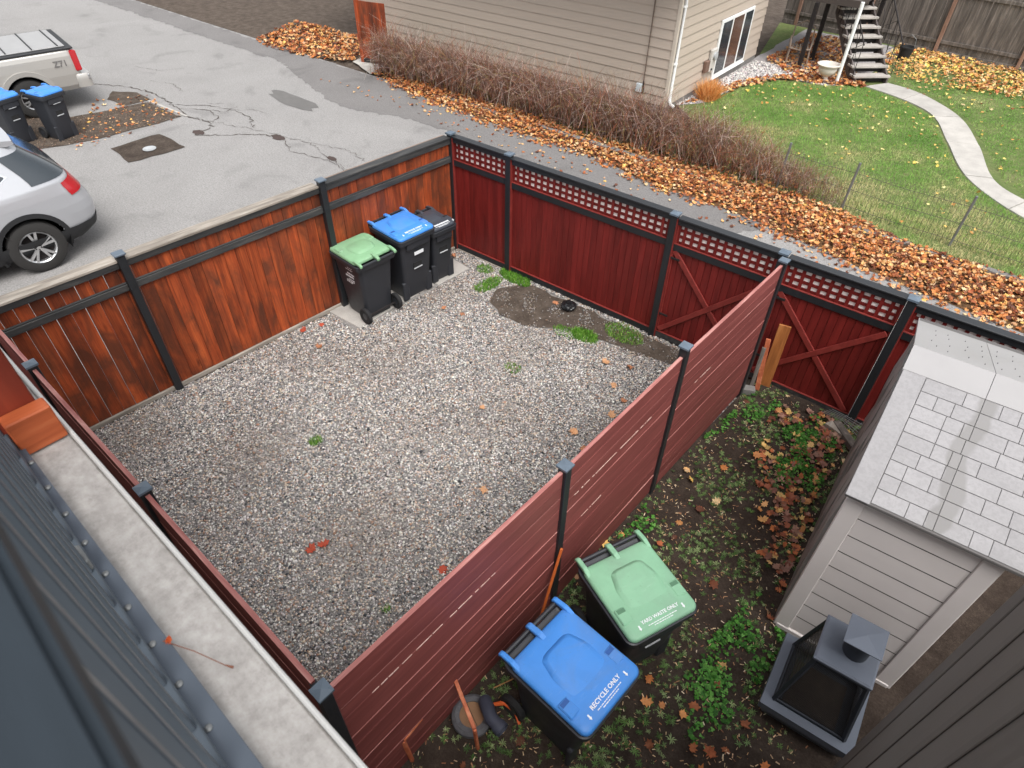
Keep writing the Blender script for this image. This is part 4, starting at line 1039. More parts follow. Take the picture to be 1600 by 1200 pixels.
# ================================================================ VEHICLES
def interp(tab, z, k):
    zs = [r[0] for r in tab]; return float(np.interp(z, zs, [r[k] for r in tab]))
class Body:
    """closed car shell: table rows (z, rear y, front y, half width); y runs forward from the rear bumper"""
    def __init__(self, tab, p=7.0): self.t = tab; self.p = p
    def par(self, z): return interp(self.t, z, 1), interp(self.t, z, 2), interp(self.t, z, 3)
    def pt(self, th, z, off=0.0):
        a, b, hw = self.par(z); e = 2 / self.p; c, s = math.cos(th), math.sin(th)
        x = (hw + off) * math.copysign(abs(c) ** e, c); y = (a + b) / 2 + ((b - a) / 2 + off) * math.copysign(abs(s) ** e, s)
        return (x, y, z)
    def side(self, y, z, off=0.0, sgn=1):
        a, b, hw = self.par(z); u = min(.9999, abs((y - (a + b) / 2) / ((b - a) / 2)))
        return (sgn * (hw * (1 - u ** self.p) ** (1 / self.p) + off), y, z)
    def shell(self, levels, n=480):
        lo_, hi_ = levels[0], levels[-1]; levels = sorted(set(list(levels) + [lo_ + (hi_ - lo_) * k / 50 for k in range(51)]))
        ths = []
        e = 2 / self.p
        for k in range(n):
            # spread points evenly by inverting the exponent
            q = k / n * 4; i = int(q); f = q - i
            ang = math.atan(math.tan(f * math.pi / 2) ** (1 / e)) if 0 < f < 1 else 0
            ths.append(i * math.pi / 2 + ang)
        return MB().loft([[self.pt(t, z) for t in ths] for z in levels])
    def side_patch(self, mb, f_lo, f_hi, y0, y1, off, sgn, ny=24, nz=6):
        """patch on the flank between the curves z=f_lo(y) and z=f_hi(y)"""
        vs = []; fs = []
        for i in range(ny + 1):
            y = y0 + (y1 - y0) * i / ny; a, b = f_lo(y), f_hi(y)
            for j in range(nz + 1): vs.append(self.side(y, a + (b - a) * j / nz, off, sgn))
        for i in range(ny):
            for j in range(nz): fs.append((i * (nz + 1) + j, (i + 1) * (nz + 1) + j, (i + 1) * (nz + 1) + j + 1, i * (nz + 1) + j + 1))
        return mb.add(vs, fs)
    def wrap_patch(self, mb, t0, t1, z_lo, z_hi, off, nt_=20, nz=5):
        vs = []; fs = []
        e = 2 / self.p
        for i in range(nt_ + 1):
            q = t0 + (t1 - t0) * i / nt_; k = math.floor(q); f = q - k
            ang = math.atan(math.tan(f * math.pi / 2) ** (1 / e)) if 1e-6 < f < 1 - 1e-6 else 0
            th = k * math.pi / 2 + ang; u = i / nt_
            a, b = z_lo(u), z_hi(u)
            for j in range(nz + 1): vs.append(self.pt(th, a + (b - a) * j / nz, off))
        for i in range(nt_):
            for j in range(nz): fs.append((i * (nz + 1) + j, (i + 1) * (nz + 1) + j, (i + 1) * (nz + 1) + j + 1, i * (nz + 1) + j + 1))
        return mb.add(vs, fs)
def cut_wheels(o, holes):
    """open the wheel arches: remove the shell faces inside each opening"""
    me = o.data; bm = bmesh.new(); bm.from_mesh(me)
    dead = []
    for f in bm.faces:
        c = f.calc_center_median()
        for (x, y, z, r, wd) in holes:
            if c.x * x > 0 and abs(c.x) > .55 and math.hypot(c.y - y, c.z - z) < r and len(f.verts) == 4: dead.append(f); break
    bmesh.ops.delete(bm, geom=dead, context='FACES')
    bm.to_mesh(me); bm.free()
    for (x, y, z, r, wd) in holes:
        sg_ = 1 if x > 0 else -1; vs_ = []; fs_ = []
        for k in range(25):
            a = math.radians(-25 + 230 * k / 24)
            for xx in (.50, .86): vs_.append((sg_ * xx, y + (r + .012) * math.cos(a), z + (r + .012) * math.sin(a)))
        fs_ = [(2 * k, 2 * k + 1, 2 * k + 3, 2 * k + 2) for k in range(24)] + [tuple(range(0, 50, 2))]
        MB().add(vs_, fs_).build('wheel_well', M_RUB, o.parent)
def road_wheel(par, x, y, r, sgn, spokes=5, wd=.22, rim=.66):
    t = MB().lathe([(r * rim, -wd / 2), (r * .86, -wd / 2 - .006), (r * .965, -wd / 2 + .012), (r, -wd / 2 + .045), (r, wd / 2 - .045), (r * .965, wd / 2 - .012), (r * .86, wd / 2 + .006), (r * rim, wd / 2)], 48, axis='x', closed=True).build('wheel', M_TYREC, par, smooth=True, loc=(x, y, r))
    rr = r * rim
    q = MB().lathe([(rr, -.10), (rr + .004, .085), (rr - .014, .098), (rr - .03, .085), (rr - .035, -.10)], 48, axis='x', closed=True)
    for k in range(spokes):
        a = 2 * math.pi * k / spokes + math.pi / 2
        for da in (-.19, .19):
            p0 = (.072, math.cos(a + da * .35) * .045, math.sin(a + da * .35) * .045); p1 = (.084, math.cos(a + da) * (rr - .015), math.sin(a + da) * (rr - .015))
            q.bar(p0, p1, .032, .022, (1, 0, 0))
    q.lathe([(.0, .085), (.05, .08), (.062, .06), (.062, .03)], 16, axis='x')
    ri = q.build('rim', M_ALLOY, t, smooth=True); ri.scale = (sgn, 1, 1)
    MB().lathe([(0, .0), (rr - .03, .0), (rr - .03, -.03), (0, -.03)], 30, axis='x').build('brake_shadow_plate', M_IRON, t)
    for k in range(5): MB().lathe([(0, .092), (.009, .09), (.009, .08)], 8, (0, math.cos(k * 1.2566 + .9) * .036, math.sin(k * 1.2566 + .9) * .036), 'x').build('wheel_nut', M_IRON, ri)
    return t

# --- silver crossover nearest the cedar fence (nose towards -y)
suv = thing('parked_car', 'silver crossover car parked beside the cedar fence, rear half in view', 'car', (-4.93, -3.79, 0), math.pi); suv.scale = (1.13, 1.13, 1.13)
T_SUV = [(.22, .22, 4.42, .80), (.34, .06, 4.55, .875), (.50, .015, 4.6, .905), (.62, .0, 4.6, .915), (.74, .02, 4.58, .925), (.90, .085, 4.5, .925), (1.00, .135, 4.3, .91), (1.06, .165, 3.75, .892), (1.12, .205, 3.5, .865), (1.25, .325, 3.2, .81), (1.42, .50, 2.86, .745), (1.52, .60, 2.66, .70), (1.585, .66, 2.48, .655), (1.63, .74, 2.3, .59), (1.66, .9, 2.1, .47), (1.68, 1.15, 1.9, .25)]
B = Body(T_SUV, 6.5)
lv = [.22, .26, .30, .34, .40, .46, .5, .56, .62, .68, .74, .79, .84, .9, .95, 1.0, 1.03, 1.06, 1.09, 1.12, 1.18, 1.25, 1.31, 1.37, 1.42, 1.47, 1.52, 1.555, 1.585, 1.61, 1.63, 1.645, 1.66, 1.67, 1.68]
sb = B.shell(lv).build('body', M_SILVER, suv, smooth=True)
WR, WY, WF = .345, .93, 3.63
cut_wheels(sb, [(s * .95, y, .36, .405, .32) for s in (-1, 1) for y in (WY, WF)])
for s in (-1, 1):
    for y in (WY, WF):
        road_wheel(suv, s * .80, y, WR, s)
        q = MB(); vs = []; fs = []; nA = 28                # dark arch lip
        for k in range(nA + 1):
            a = math.radians(-22 + 224 * k / nA)
            for rr in (.395, .455):
                yy_, zz_ = y + rr * math.cos(a), .36 + rr * math.sin(a)
                xx_ = B.side(yy_, max(.24, zz_), .012)[0]
                vs += [(s * xx_, yy_, zz_), (s * (xx_ - .05), yy_, zz_)]
        for k in range(nA):
            i = k * 4; j = i + 4
            fs += [(i, i + 2, j + 2, j), (i + 1, j + 1, j + 3, i + 3), (i, j, j + 1, i + 1), (i + 2, i + 3, j + 3, j + 2)]
        q.add(vs, fs).build('arch_trim', M_BLKPL, suv, smooth=True)
    # side glass, quarter light with a pointed rear corner, chrome surround
    top = lambda y: min(1.47, 1.27 + (y - .88) * .62) if y < 1.35 else 1.475 - max(0, y - 2.5) * .42
    bot = lambda y: 1.27 - min(1, (y - .88) / .34) * .165 if y < 1.22 else 1.105 - (y - 1.22) * .012
    B.side_patch(MB(), lambda y: bot(y) - .018, lambda y: top(y) + .018, .855, 3.2, .003, s).build('window_surround', M_CHROME, suv, smooth=True)
    B.side_patch(MB(), bot, top, .895, 3.18, .008, s).build('side_window', M_GLASSD, suv, smooth=True)
    for y in (1.42, 2.32): B.side_patch(MB(), bot, top, y - .035, y + .035, .0105, s, 2).build('window_pillar', M_BLKPL, suv)
    # door shut lines and handles
    for yb_ in ((lambda z: 1.22 + .12 * math.sin((z - .55) * 3.2) - max(0, .75 - z) * .25), (lambda z: 2.28 + (z - .8) * .02), (lambda z: 3.22 - (1.0 - z) * .12)):
        q = MB(); vs = []; fs = []
        zz = [.40 + (1.10 - .40) * k / 14 for k in range(15)]
        for z in zz: vs += [B.side(yb_(z) - .004, z, .0022, s), B.side(yb_(z) + .004, z, .0022, s)]
        fs = [(2 * k, 2 * k + 1, 2 * k + 3, 2 * k + 2) for k in range(14)]
        q.add(vs, fs).build('shut_line', M_RUB, suv)
    for y in (1.46, 2.45):
        p = B.side(y, .93, 0, s)
        MB().box(min(p[0], p[0] + s * .03), max(p[0], p[0] + s * .03), y - .0, y + .17, .925, .955).build('door_handle', M_CHROME, suv, .008, 2)
    B.side_patch(MB(), lambda y: .225, lambda y: .36, 1.36, 3.2, .016, s).build('sill_trim', M_BLKPL, suv, smooth=True)
    # wrap-round tail lamp
    t0_, t1_ = (3.16, 3.72) if s > 0 else (2.28, 2.84)
    lo = (lambda u: .865 + .06 * u) if s > 0 else (lambda u: .925 - .06 * u)
    hi = (lambda u: .985 + .09 * min(1, (1 - abs(u - .55)) * 1.3)) if s > 0 else (lambda u: .985 + .09 * min(1, (1 - abs(.45 - u)) * 1.3))
lampR = B.wrap_patch(MB(), 3.17, 3.56, lambda u: .89 - .03 * u, lambda u: 1.05 + .075 * (1 - u), .009).build('tail_lamp', M_REDL, suv, smooth=True)
B.wrap_patch(MB(), 3.16, 3.50, lambda u: .84 - .02 * u, lambda u: .888 - .03 * u, .011).build('reversing_lamp', M_CHROME, suv, smooth=True)
for u0, u1 in ((.03, .03),):
    B.wrap_patch(MB(), 3.21, 3.49, lambda u: .945 - .045 * u, lambda u: .955 - .045 * u, .0125).build('lamp_rib', M_WPRINT, suv, smooth=True)
B.wrap_patch(MB(), 2.50, 2.80, lambda u: .85 + .05 * u, lambda u: 1.03 + .085 * u, .009).build('tail_lamp', M_REDL, suv, smooth=True)
B.wrap_patch(MB(), 2.40, 3.60, lambda u: 1.10, lambda u: 1.475, .008, 36, 8).build('rear_window', M_GLASSD, suv, smooth=True)
B.wrap_patch(MB(), 2.03, 3.97, lambda u: .235, lambda u: .45, .012, 40, 4).build('bumper_trim', M_BLKPL, suv, smooth=True)
B.wrap_patch(MB(), 3.40, 3.60, lambda u: .60, lambda u: .66, .01, 8, 2).build('reflector', M_WPRINT, suv, smooth=True)
sp_ = MB().loft([[(x_, .60 + .05 * (abs(x_) / .62) ** 2 + dy, z_) for x_ in np.linspace(-.62, .62, 13)] + [(x_, 1.02, z_ + .055) for x_ in np.linspace(.62, -.62, 13)] for z_, dy in ((1.545, .02), (1.56, -.06), (1.60, -.05), (1.615, .03))]).build('roof_spoiler', M_SILVER, suv, smooth=True)
MB().tube([(.0, .40, 1.30), (.12, .315, 1.21), (.36, .30, 1.18)], .012, 6).build('rear_wiper', M_BLKPL, suv, smooth=True)
for s in (-1, 1): MB().tube([(s * .60, 1.05, 1.63), (s * .62, 1.2, 1.675), (s * .62, 2.2, 1.665), (s * .6, 2.4, 1.62)], .016, 8).build('roof_rail', M_BLKPL, suv, smooth=True)
MB().box(-.26, .26, .028, .04, .66, .78).build('number_plate', M_WPRINT, suv)

# --- champagne pickup further back
tr = thing('pickup_truck', 'champagne coloured pickup truck at the top left, tail towards the alley', 'truck', (-11.55, -1.40, 0), math.pi - .10)
T_BED = [(.42, .12, 2.35, .86), (.52, .10, 2.35, .93), (.75, .08, 2.35, .955), (.95, .075, 2.35, .96), (1.12, .08, 2.35, .95), (1.20, .09, 2.35, .93), (1.24, .10, 2.35, .90)]
B2 = Body(T_BED, 16)
bd = B2.shell([.42, .47, .52, .6, .7, .75, .85, .95, 1.05, 1.12, 1.17, 1.2, 1.24]).build('bed', M_BEIGE, tr, smooth=True)
cut_wheels(bd, [(s * .98, 1.22, .40, .47, .34) for s in (-1, 1)])
MB().box(-.93, .93, .08, 2.36, 1.236, 1.275).build('bed_rail', M_BLKPL, tr, .01)
MB().box(-.80, .80, .20, 2.25, 1.2755, 1.30).build('tonneau_cover', simple('tonneau', S(150, 150, 150), .6), tr, .008)
for k in range(4): MB().box(-.80, .80, .32 + k * .5, .345 + k * .5, 1.3005, 1.318).build('cover_rib', M_BLKPL, tr)
for s in (-1, 1):
    road_wheel(tr, s * .82, 1.22, .39, s, 6, .25, .6)
    q = MB(); vs = []; fs = []; nA = 24
    for k in range(nA + 1):
        a = math.radians(-14 + 208 * k / nA)
        for rr, of in ((.465, .03), (.56, .035)):
            yy_, zz_ = 1.22 + rr * math.cos(a), .40 + rr * math.sin(a); xx_ = .955 + of
            vs += [(s * xx_, yy_, zz_), (s * (xx_ - .08), yy_, zz_)]
    for k in range(nA):
        i = k * 4; j = i + 4
        fs += [(i, i + 2, j + 2, j), (i + 1, j + 1, j + 3, i + 3), (i, j, j + 1, i + 1), (i + 2, i + 3, j + 3, j + 2)]
    q.add(vs, fs).build('arch_flare', M_BEIGE, tr, smooth=True)
    MB().box(min(s * .86, s * .972), max(s * .86, s * .972), .062, .19, .80, 1.215).build('tail_lamp', M_REDL, tr, .015, 2)
MB().loft([ring(rrect(.985, .16, .1, 5, 0, .10), z) for z in (.46, .50, .60, .70)] + [ring(rrect(.965, .15, .1, 5, 0, .10), .73)]).build('bumper', M_BEIGE, tr, smooth=True)
MB().box(-.62, .62, -.068, -.045, .54, .72).build('bumper_step', M_CHROME, tr, .01)
for s in (-1, 1): MB().box(s * .92 - .07, s * .92 + .07, -.03, .01, .60, .71).build('bumper_corner', M_CHROME, tr, .01)
me = text_mesh('Z71', .17, .002); me.materials.append(simple('decal_grey', S(112, 110, 108), .5))
obj('decal', me, None, tr, (-.968, .44, .99), (math.radians(90), 0, math.radians(-90)))
me2 = me; obj('decal', me2, None, tr, (.968, .44, .99), (math.radians(90), 0, math.radians(90)))
T_CAB = [(.42, 2.40, 5.5, .86), (.55, 2.38, 5.6, .93), (.95, 2.38, 5.6, .96), (1.12, 2.38, 5.45, .95), (1.2, 2.39, 4.4, .93), (1.3, 2.40, 4.25, .90), (1.6, 2.46, 3.9, .80), (1.75, 2.52, 3.75, .74), (1.8, 2.6, 3.6, .6), (1.82, 2.8, 3.4, .4)]
B3 = Body(T_CAB, 9)
cb_ = B3.shell([.42, .48, .55, .65, .75, .85, .95, 1.05, 1.12, 1.16, 1.2, 1.25, 1.3, 1.4, 1.5, 1.6, 1.68, 1.75, 1.78, 1.8, 1.82]).build('cab', M_BEIGE, tr, smooth=True)
cut_wheels(cb_, [(s * .98, 4.75, .40, .47, .34) for s in (-1, 1)])
for s in (-1, 1):
    road_wheel(tr, s * .82, 4.75, .39, s, 6, .25, .6)
    B3.side_patch(MB(), lambda y: 1.27, lambda y: 1.66 - max(0, y - 3.5) * .7, 2.62, 3.85, .006, s).build('side_window', M_GLASSD, tr, smooth=True)
B3.wrap_patch(MB(), 2.2, 3.8, lambda u: 1.3, lambda u: 1.66, .006, 30, 5).build('rear_window', M_GLASSD, tr, smooth=True)

# ================================================================ HOUSE across the alley
HR = math.radians(5.8)
ho = thing('clapboard_house', 'tan clapboard house corner across the alley behind the bare hedge', 'house', (-1.02, 7.62, 0), HR)
HL, HD, HH = 10.5, 5.5, 3.0
MB().box(-HL, -.03, .03, HD, -.05, HH).build('wall', M_SIDING, ho)
MB().box(-HL, -.002, .002, HD, -.05, .17).build('foundation', M_CONC2, ho)
pitch = .2
for k in range(14):
    z0 = .16 + k * pitch
    p = [(-.030, z0 + .012), (-.030, z0 + pitch + .03), (-.012, z0 + pitch + .03), (.014, z0), (.0, z0), (-.004, z0 + .012)]
    # south wall boards (facing the alley) and east wall boards, lapped
    MB().prism([(-x_ + .0, z_) for x_, z_ in p], 0, HL - .05, Matrix(((0, 0, -1, -.05), (1, 0, 0, 0), (0, 1, 0, 0), (0, 0, 0, 1)))).build('clapboard', M_SIDING, ho)
    MB().prism([(x_, z_) for x_, z_ in p], .05, HD, Matrix(((1, 0, 0, 0), (0, 0, 1, 0), (0, 1, 0, 0), (0, 0, 0, 1)))).build('clapboard', M_SIDING, ho)
MB().box(-.055, .024, -.024, .055, .15, HH).build('corner_board', M_SIDTRIM, ho, .004)
MB().prism([(-.9, HH), (-.9, HH + .12), (HD / 2, HH + 1.7), (HD + .9, HH + .12), (HD + .9, HH)], -HL - .3, .4, Matrix(((0, 0, 1, 0), (1, 0, 0, 0), (0, 1, 0, 0), (0, 0, 0, 1)))).build('roof', simple('roof_shingle', S(86, 80, 76), .9, 0, .2, 20), ho)
# sliding window on the east wall
wn = MB().box(.008, .05, 2.42, 4.45, .22, 1.55).build('window', M_WHITE, ho, .006)
for y0, y1, mt in ((2.50, 3.05, M_GLASSD), (3.11, 3.78, simple('glass_curtain', S(96, 72, 62), .1, 0, .3, 6, spec=.8, bump=0)), (3.86, 4.37, M_GLASSD)):
    MB().box(.045, .0535, y0, y1, .31, 1.48).build('pane', mt, wn)
MB().box(.05, .062, 3.79, 3.85, .24, 1.53).build('mullion', M_WHITE, wn, .003)
MB().box(.05, .062, 3.05, 3.105, .24, 1.53).build('mullion', M_WHITE, wn, .003)
MB().box(.02, .075, 2.40, 4.47, .19, .218).build('sill', M_WHITE, wn, .004)
me_ = MB().box(.012, .10, 2.05, 2.34, .46, .98).build('meter_box', simple('meter_grey', S(190, 186, 180), .6), ho, .02)
MB().lathe([(.09, .0), (.09, .05), (.0, .06)], 16, (.10, 2.2, .82), 'x').build('meter_dial', M_GBAR, me_, smooth=True)
MB().box(.10, .112, 2.10, 2.18, .50, .54).build('meter_seal', M_RUB, me_)
MB().box(.012, .10, 1.80, 2.0, .50, .76).build('utility_box', simple('rust_brown', S(116, 92, 80), .8, 0, .25, 12), ho, .01)
MB().tube([(-.62, -.03, HH), (-.62, -.03, .62)], .014, 6).build('conduit', simple('conduit_brown', S(112, 98, 88), .6), ho)
MB().tube([(-.62, -.03, .62), (-.60, -.03, .38), (-.64, -.03, .34)], .017, 6).build('conduit', M_IRON, ho)
MB().box(-.78, -.64, -.09, -.02, .36, .55).build('junction_box', simple('junction_grey', S(190, 200, 205), .5), ho, .01)
MB().tube([(.05, .09, HH), (.05, .09, .30), (.075, .10, .20), (.16, .14, .14)], [.04, .04, .042, .042], 10).build('downspout', M_WHITE, ho, smooth=True)
for zz in (1.05, 2.2): MB().box(-.03, .08, .04, .14, zz, zz + .04).build('strap', M_WHITE, ho, .004)
sg = thing('splash_guard', 'black plastic splash guard under the white downspout', 'splash guard', (-.93, 7.80, .02), math.radians(-28))
q = MB(); vs = []; fs = []; prf = [(-.10, .11), (-.085, .02), (0, .0), (.085, .02), (.10, .11)]
for k in range(7):
    xx = .62 * k / 6; w_ = 1 + .35 * k / 6
    vs += [(xx, y_ * w_, z_ * (1 - .3 * k / 6) + .05 - .05 * k / 6) for y_, z_ in prf]
for k in range(6): fs += [(k * 5 + i, (k + 1) * 5 + i, (k + 1) * 5 + i + 1, k * 5 + i + 1) for i in range(4)]
ob = q.add(vs, fs).build('trough', M_RUB, sg, smooth=True); sd_ = ob.modifiers.new('thick', 'SOLIDIFY'); sd_.thickness = .012
MB().box(.0, .02, -.10, .10, .06, .15).build('back_plate', M_RUB, sg)

# deck, stairs, urn behind the house
dk = thing('timber_deck', 'dark raised timber deck on black posts at the back of the tan house', 'deck', (-.45, 13.3, 0), HR)
MB().box(-1.2, 1.15, .0, 3.4, 1.62, 1.78).build('platform', simple('deck_dark', S(70, 62, 58), .8, 0, .15, 6), dk)
for x_, y_ in ((.12, -.02), (.16, .95), (1.08, 1.6), (1.05, 3.3)): MB().box(x_ - .05, x_ + .05, y_ - .05, y_ + .05, -.02, 1.615).build('post', M_IRON, dk, .004)
st = thing('garden_stairs', 'outdoor stairs with pale treads and a black iron railing leading to the path', 'stairs', (1.62, 13.35, 0), math.radians(48))
for k in range(8):
    MB().box(-.50, .50, k * .24 - .02, k * .24 + .25, .16 + k * .175, .215 + k * .175).build('tread', m_concrete('tread_%d' % 0, (.40, .37, .34)) if k == 0 else bpy.data.materials['tread_0'], st, .008)
    MB().box(-.47, .47, k * .24 + .12, k * .24 + .14, .04 + k * .175, .159 + k * .175).build('riser', M_IRON, st)
for s in (-1, 1):
    MB().prism([(-.02, .0), (.3, .0), (2.0, 1.25), (2.0, 1.52), (1.86, 1.52), (-.02, .15)], -.02, .02, Matrix(((0, 0, 1, s * .44), (1, 0, 0, 0), (0, 1, 0, 0), (0, 0, 0, 1)))).build('stringer', simple('stringer_grey', S(84, 76, 74), .7), st)
for s in (-1, 1):
    MB().tube([(s * .52, .0, .95), (s * .52, 1.85, .95 + 1.35)], .018, 6).build('handrail', M_IRON, st)
    for k in range(7): MB().tube([(s * .52, .04 + k * .28, .19 + k * .204), (s * .52, .04 + k * .28, .97 + k * .204)], .01, 5).build('baluster', M_IRON, st)
    for k in range(3):
        a = .04 + k * .56
        MB().tube([(s * .52, a, .25 + a * .73), (s * .52, a + .56, .93 + (a + .56) * .73)], .007, 5).build('scroll_bar', M_IRON, st)
        MB().tube([(s * .52, a, .93 + a * .73), (s * .52, a + .56, .25 + (a + .56) * .73)], .007, 5).build('scroll_bar', M_IRON, st)
wp = MB().tube([(.98, 12.72, .0), (.98, 12.72, 1.9)], .045, 10).build('white_pipe', M_WHITE, None, smooth=True); tag(wp, 'upright white pipe standing beside the iron stair railing', 'pipe')
un = MB().lathe([(.0, .0), (.12, .0), (.12, .03), (.07, .07), (.06, .12), (.10, .15), (.20, .22), (.235, .31), (.22, .36), (.29, .40), (.30, .43), (.26, .44), (.20, .38), (.0, .36)], 24).build('garden_urn', M_URN, None, smooth=True, loc=(.68, 12.66, .02)); tag(un, 'weathered white garden urn standing among leaves beside the stairs', 'urn')
tc_ = thing('twig_chair', 'bent pale twig chair under the dark deck', 'chair', (-.62, 13.75, 0), .4)
def bent(pts): return MB().tube(pts, .02, 6)
tw_m = simple('twig_pale', S(150, 134, 120), .8, 0, .2, 20)
for s in (-1, 1):
    bent([(s * .28, -.25, 0), (s * .26, -.22, .42), (s * .30, .2, .62), (s * .28, .3, .0)]).build('leg', tw_m, tc_, smooth=True)
bent([(-.28, -.24, .42), (0, -.30, .40), (.28, -.24, .42)]).build('seat_rail', tw_m, tc_, smooth=True)
bent([(-.28, .28, .42), (-.26, .36, .85), (0, .40, 1.0), (.26, .36, .85), (.28, .28, .42)]).build('backrest', tw_m, tc_, smooth=True)
for k in range(5): bent([(-.2 + .1 * k, -.25, .42), (-.2 + .1 * k, .28, .41)]).build('seat_slat', tw_m, tc_, smooth=True)
pt_ = thing('plant_pot', 'black plastic plant pot with a wire handle beyond the stairs', 'pot', (1.45, 16.3, .02))
MB().lathe([(.0, .0), (.14, .0), (.19, .30), (.20, .30), (.20, .34), (.18, .34), (.16, .28), (.0, .28)], 20).build('pot', M_RUB, pt_, smooth=True)
MB().tube([(-.19, 0, .32), (-.15, 0, .55), (0, 0, .64), (.15, 0, .55), (.19, 0, .32)], .007, 5).build('handle', M_GALV, pt_, smooth=True)

# back fence
bf = thing('board_fence', 'weathered grey brown board fence at the top right behind the lawn', 'fence', (-3.0, 17.75, 0), math.radians(-1.2))
m = MB().box(-.068, .068, -.01, .01, .12, 1.85).mesh('board', .003); m.materials.append(M_WEATHX)
for k in range(110): obj('board', m, None, bf, (.07 + k * .142, random.uniform(-.004, .004), random.uniform(-.02, .02)), (0, random.uniform(-.008, .008), 0))
pm2 = m_plank('fence_post_brown', S(112, 84, 70), S(140, 110, 94), S(160, 132, 116), (6, 6, .7), .8, .1)
for k in range(8): MB().box(k * 2.2 + .45, k * 2.2 + .54, -.10, -.011, 0, 1.9).build('post', pm2, bf, .004)
for z0 in (.30, 1.5): MB().box(0, 15.6, -.05, -.0115, z0, z0 + .09).build('rail', M_WEATHX, bf, .004)
MB().box(0, 15.6, -.03, .012, .0, .118).build('kick_board', M_WEATHX, bf, .004)
# stub of stained fence at the hedge's far end
sf = thing('stained_panel', 'short orange stained wooden panel at the far end of the hedge', 'fence', (-9.05, 4.98, 0), .35)
for k in range(6): MB().box(k * .135, k * .135 + .13, -.01, .01, .05, 1.5).build('board', M_CEDAR, sf, .003)
MB().box(-.1, -.005, -.05, .05, 0, 1.6).build('post', M_CEDAR, sf, .004)
MB().box(.0, .82, -.06, -.011, .03, .12).build('rail', M_BLACK, sf, .004)

# wire fence on the lawn's edge
wf = thing('wire_fence', 'low woven wire fence on thin metal posts along the lawn edge', 'fence', (0, 0, 0))
pts = [(2.75, 5.78), (4.0, 5.80), (5.83, 5.86), (7.6, 5.98), (9.6, 6.1)]
for k, p in enumerate(pts):
    MB().tube([(p[0], p[1], 0), (p[0] + .02, p[1] + .01, .90)], .022, 8).build('post', M_GALV, wf, smooth=True)
q = MB()
for a, b in zip(pts, pts[1:]):
    for zz in (.12, .42, .72):
        q.tube([(a[0], a[1], zz), ((a[0] + b[0]) / 2, (a[1] + b[1]) / 2 + .02, zz - .03), (b[0], b[1], zz)], .004, 4, False)
    L = math.dist(a, b); nn = int(L / .075)
    for k in range(nn):
        t = k / nn; x_ = a[0] + (b[0] - a[0]) * t; y_ = a[1] + (b[1] - a[1]) * t; x2 = x_ + .0375 * (b[0] - a[0]) / L; h_ = .80 + .02 * math.sin(k * .7)
        q.tube([(x_, y_, .02), (x_, y_, h_ - .06), (x2, y_, h_), (x2 + .0375, y_, h_ - .06)], .0036, 3, False)
q.build('woven_wire', simple('rusty_wire', S(92, 84, 78), .7, .3), wf)

# ================================================================ HEDGE of bare twigs
HB = [(-8.1, 4.72), (-6.0, 5.02), (-3.6, 5.28), (-1.8, 5.42), (-.2, 5.55), (1.3, 5.72), (2.4, 5.84), (3.9, 5.93)]
def along(t):
    xs = np.array([p[0] for p in HB]); ys = np.array([p[1] for p in HB]); X = xs[0] + (xs[-1] - xs[0]) * t
    return X, np.interp(X, xs, ys)
def twig_template(bend, n=5, taper=.3):
    vs = []; fs = []
    for i in range(n):
        u = i / (n - 1); cx = bend * u * u; r = .5 * (1 - (1 - taper) * u)
        for k in range(3): vs.append((cx + r * math.cos(k * 2.094), r * math.sin(k * 2.094), u if bend < 1.2 else u - .62 * u * u * u))
    for i in range(n - 1):
        for k in range(3):
            a, b, c_, d_ = i * 3 + k, i * 3 + (k + 1) % 3, (i + 1) * 3 + (k + 1) % 3, (i + 1) * 3 + k
            fs += [(a, b, c_), (a, c_, d_)]
    return np.array(vs), fs
hd_ = thing('bare_hedge', 'long leafless hedge of purplish brown twigs in front of the tan house', 'hedge', (0, 0, 0))
TW = [S(140, 110, 98), S(162, 128, 112), S(120, 88, 74), S(178, 158, 148), S(156, 96, 70), S(148, 130, 86), S(92, 68, 58), S(204, 184, 172)]
TWW = [16, 12, 16, 10, 15, 9, 14, 7]
def twigs(name, nn, bend, lo, hi, tilt, z0, z1, rad, spread, tmax=1.0):
    t = rng.beta(1.0, 1.15, nn) * tmax; X, Y = along(t)
    Y = Y + rng.normal(0, spread, nn); X = X + rng.normal(0, .1, nn)
    fade = np.where(t > .78, 1 - (t - .78) * 2.6, 1.0)
    L = rng.uniform(lo, hi, nn) * (.85 + .35 * field(X, Y * 0, 1.4, .2)) * fade
    tv, tf = twig_template(bend)
    # template radius is .5; scale x,y of the centre line through the length separately
    sc = np.stack([L, L, L], 1)
    tv2 = tv.copy()
    base = np.array([[0 if False else bend * (i // 3 / 4) ** 2, 0, 0] for i in range(len(tv))])
    off = tv2 - base; off[:, 2] = 0
    tv2 = base + off * (rad * 2 / ((lo + hi) / 2)) + np.stack([np.zeros(len(tv)), np.zeros(len(tv)), tv[:, 2]], 1)
    loc = np.stack([X, Y, rng.uniform(z0, z1, nn) * np.where(t > .82, fade, 1)], 1)
    scatter(name, tv2, tf, loc, rots(nn, tilt), sc, pick(TW, TWW, nn, .2), M_TWIG, hd_)
twigs('stems', 1500, .2, .5, .9, .25, .0, .05, .0065, .11)
twigs('branches', 3400, .7, .35, .7, .5, .2, .5, .0048, .14)
twigs('arching_twigs', 3600, 1.5, .3, .6, .55, .42, .72, .0042, .15)
twigs('pale_twigs', 1500, 1.0, .25, .55, .7, .45, .8, .0042, .16)
twigs('fine_twigs', 4200, .6, .18, .45, 1.0, .1, .8, .0032, .17)

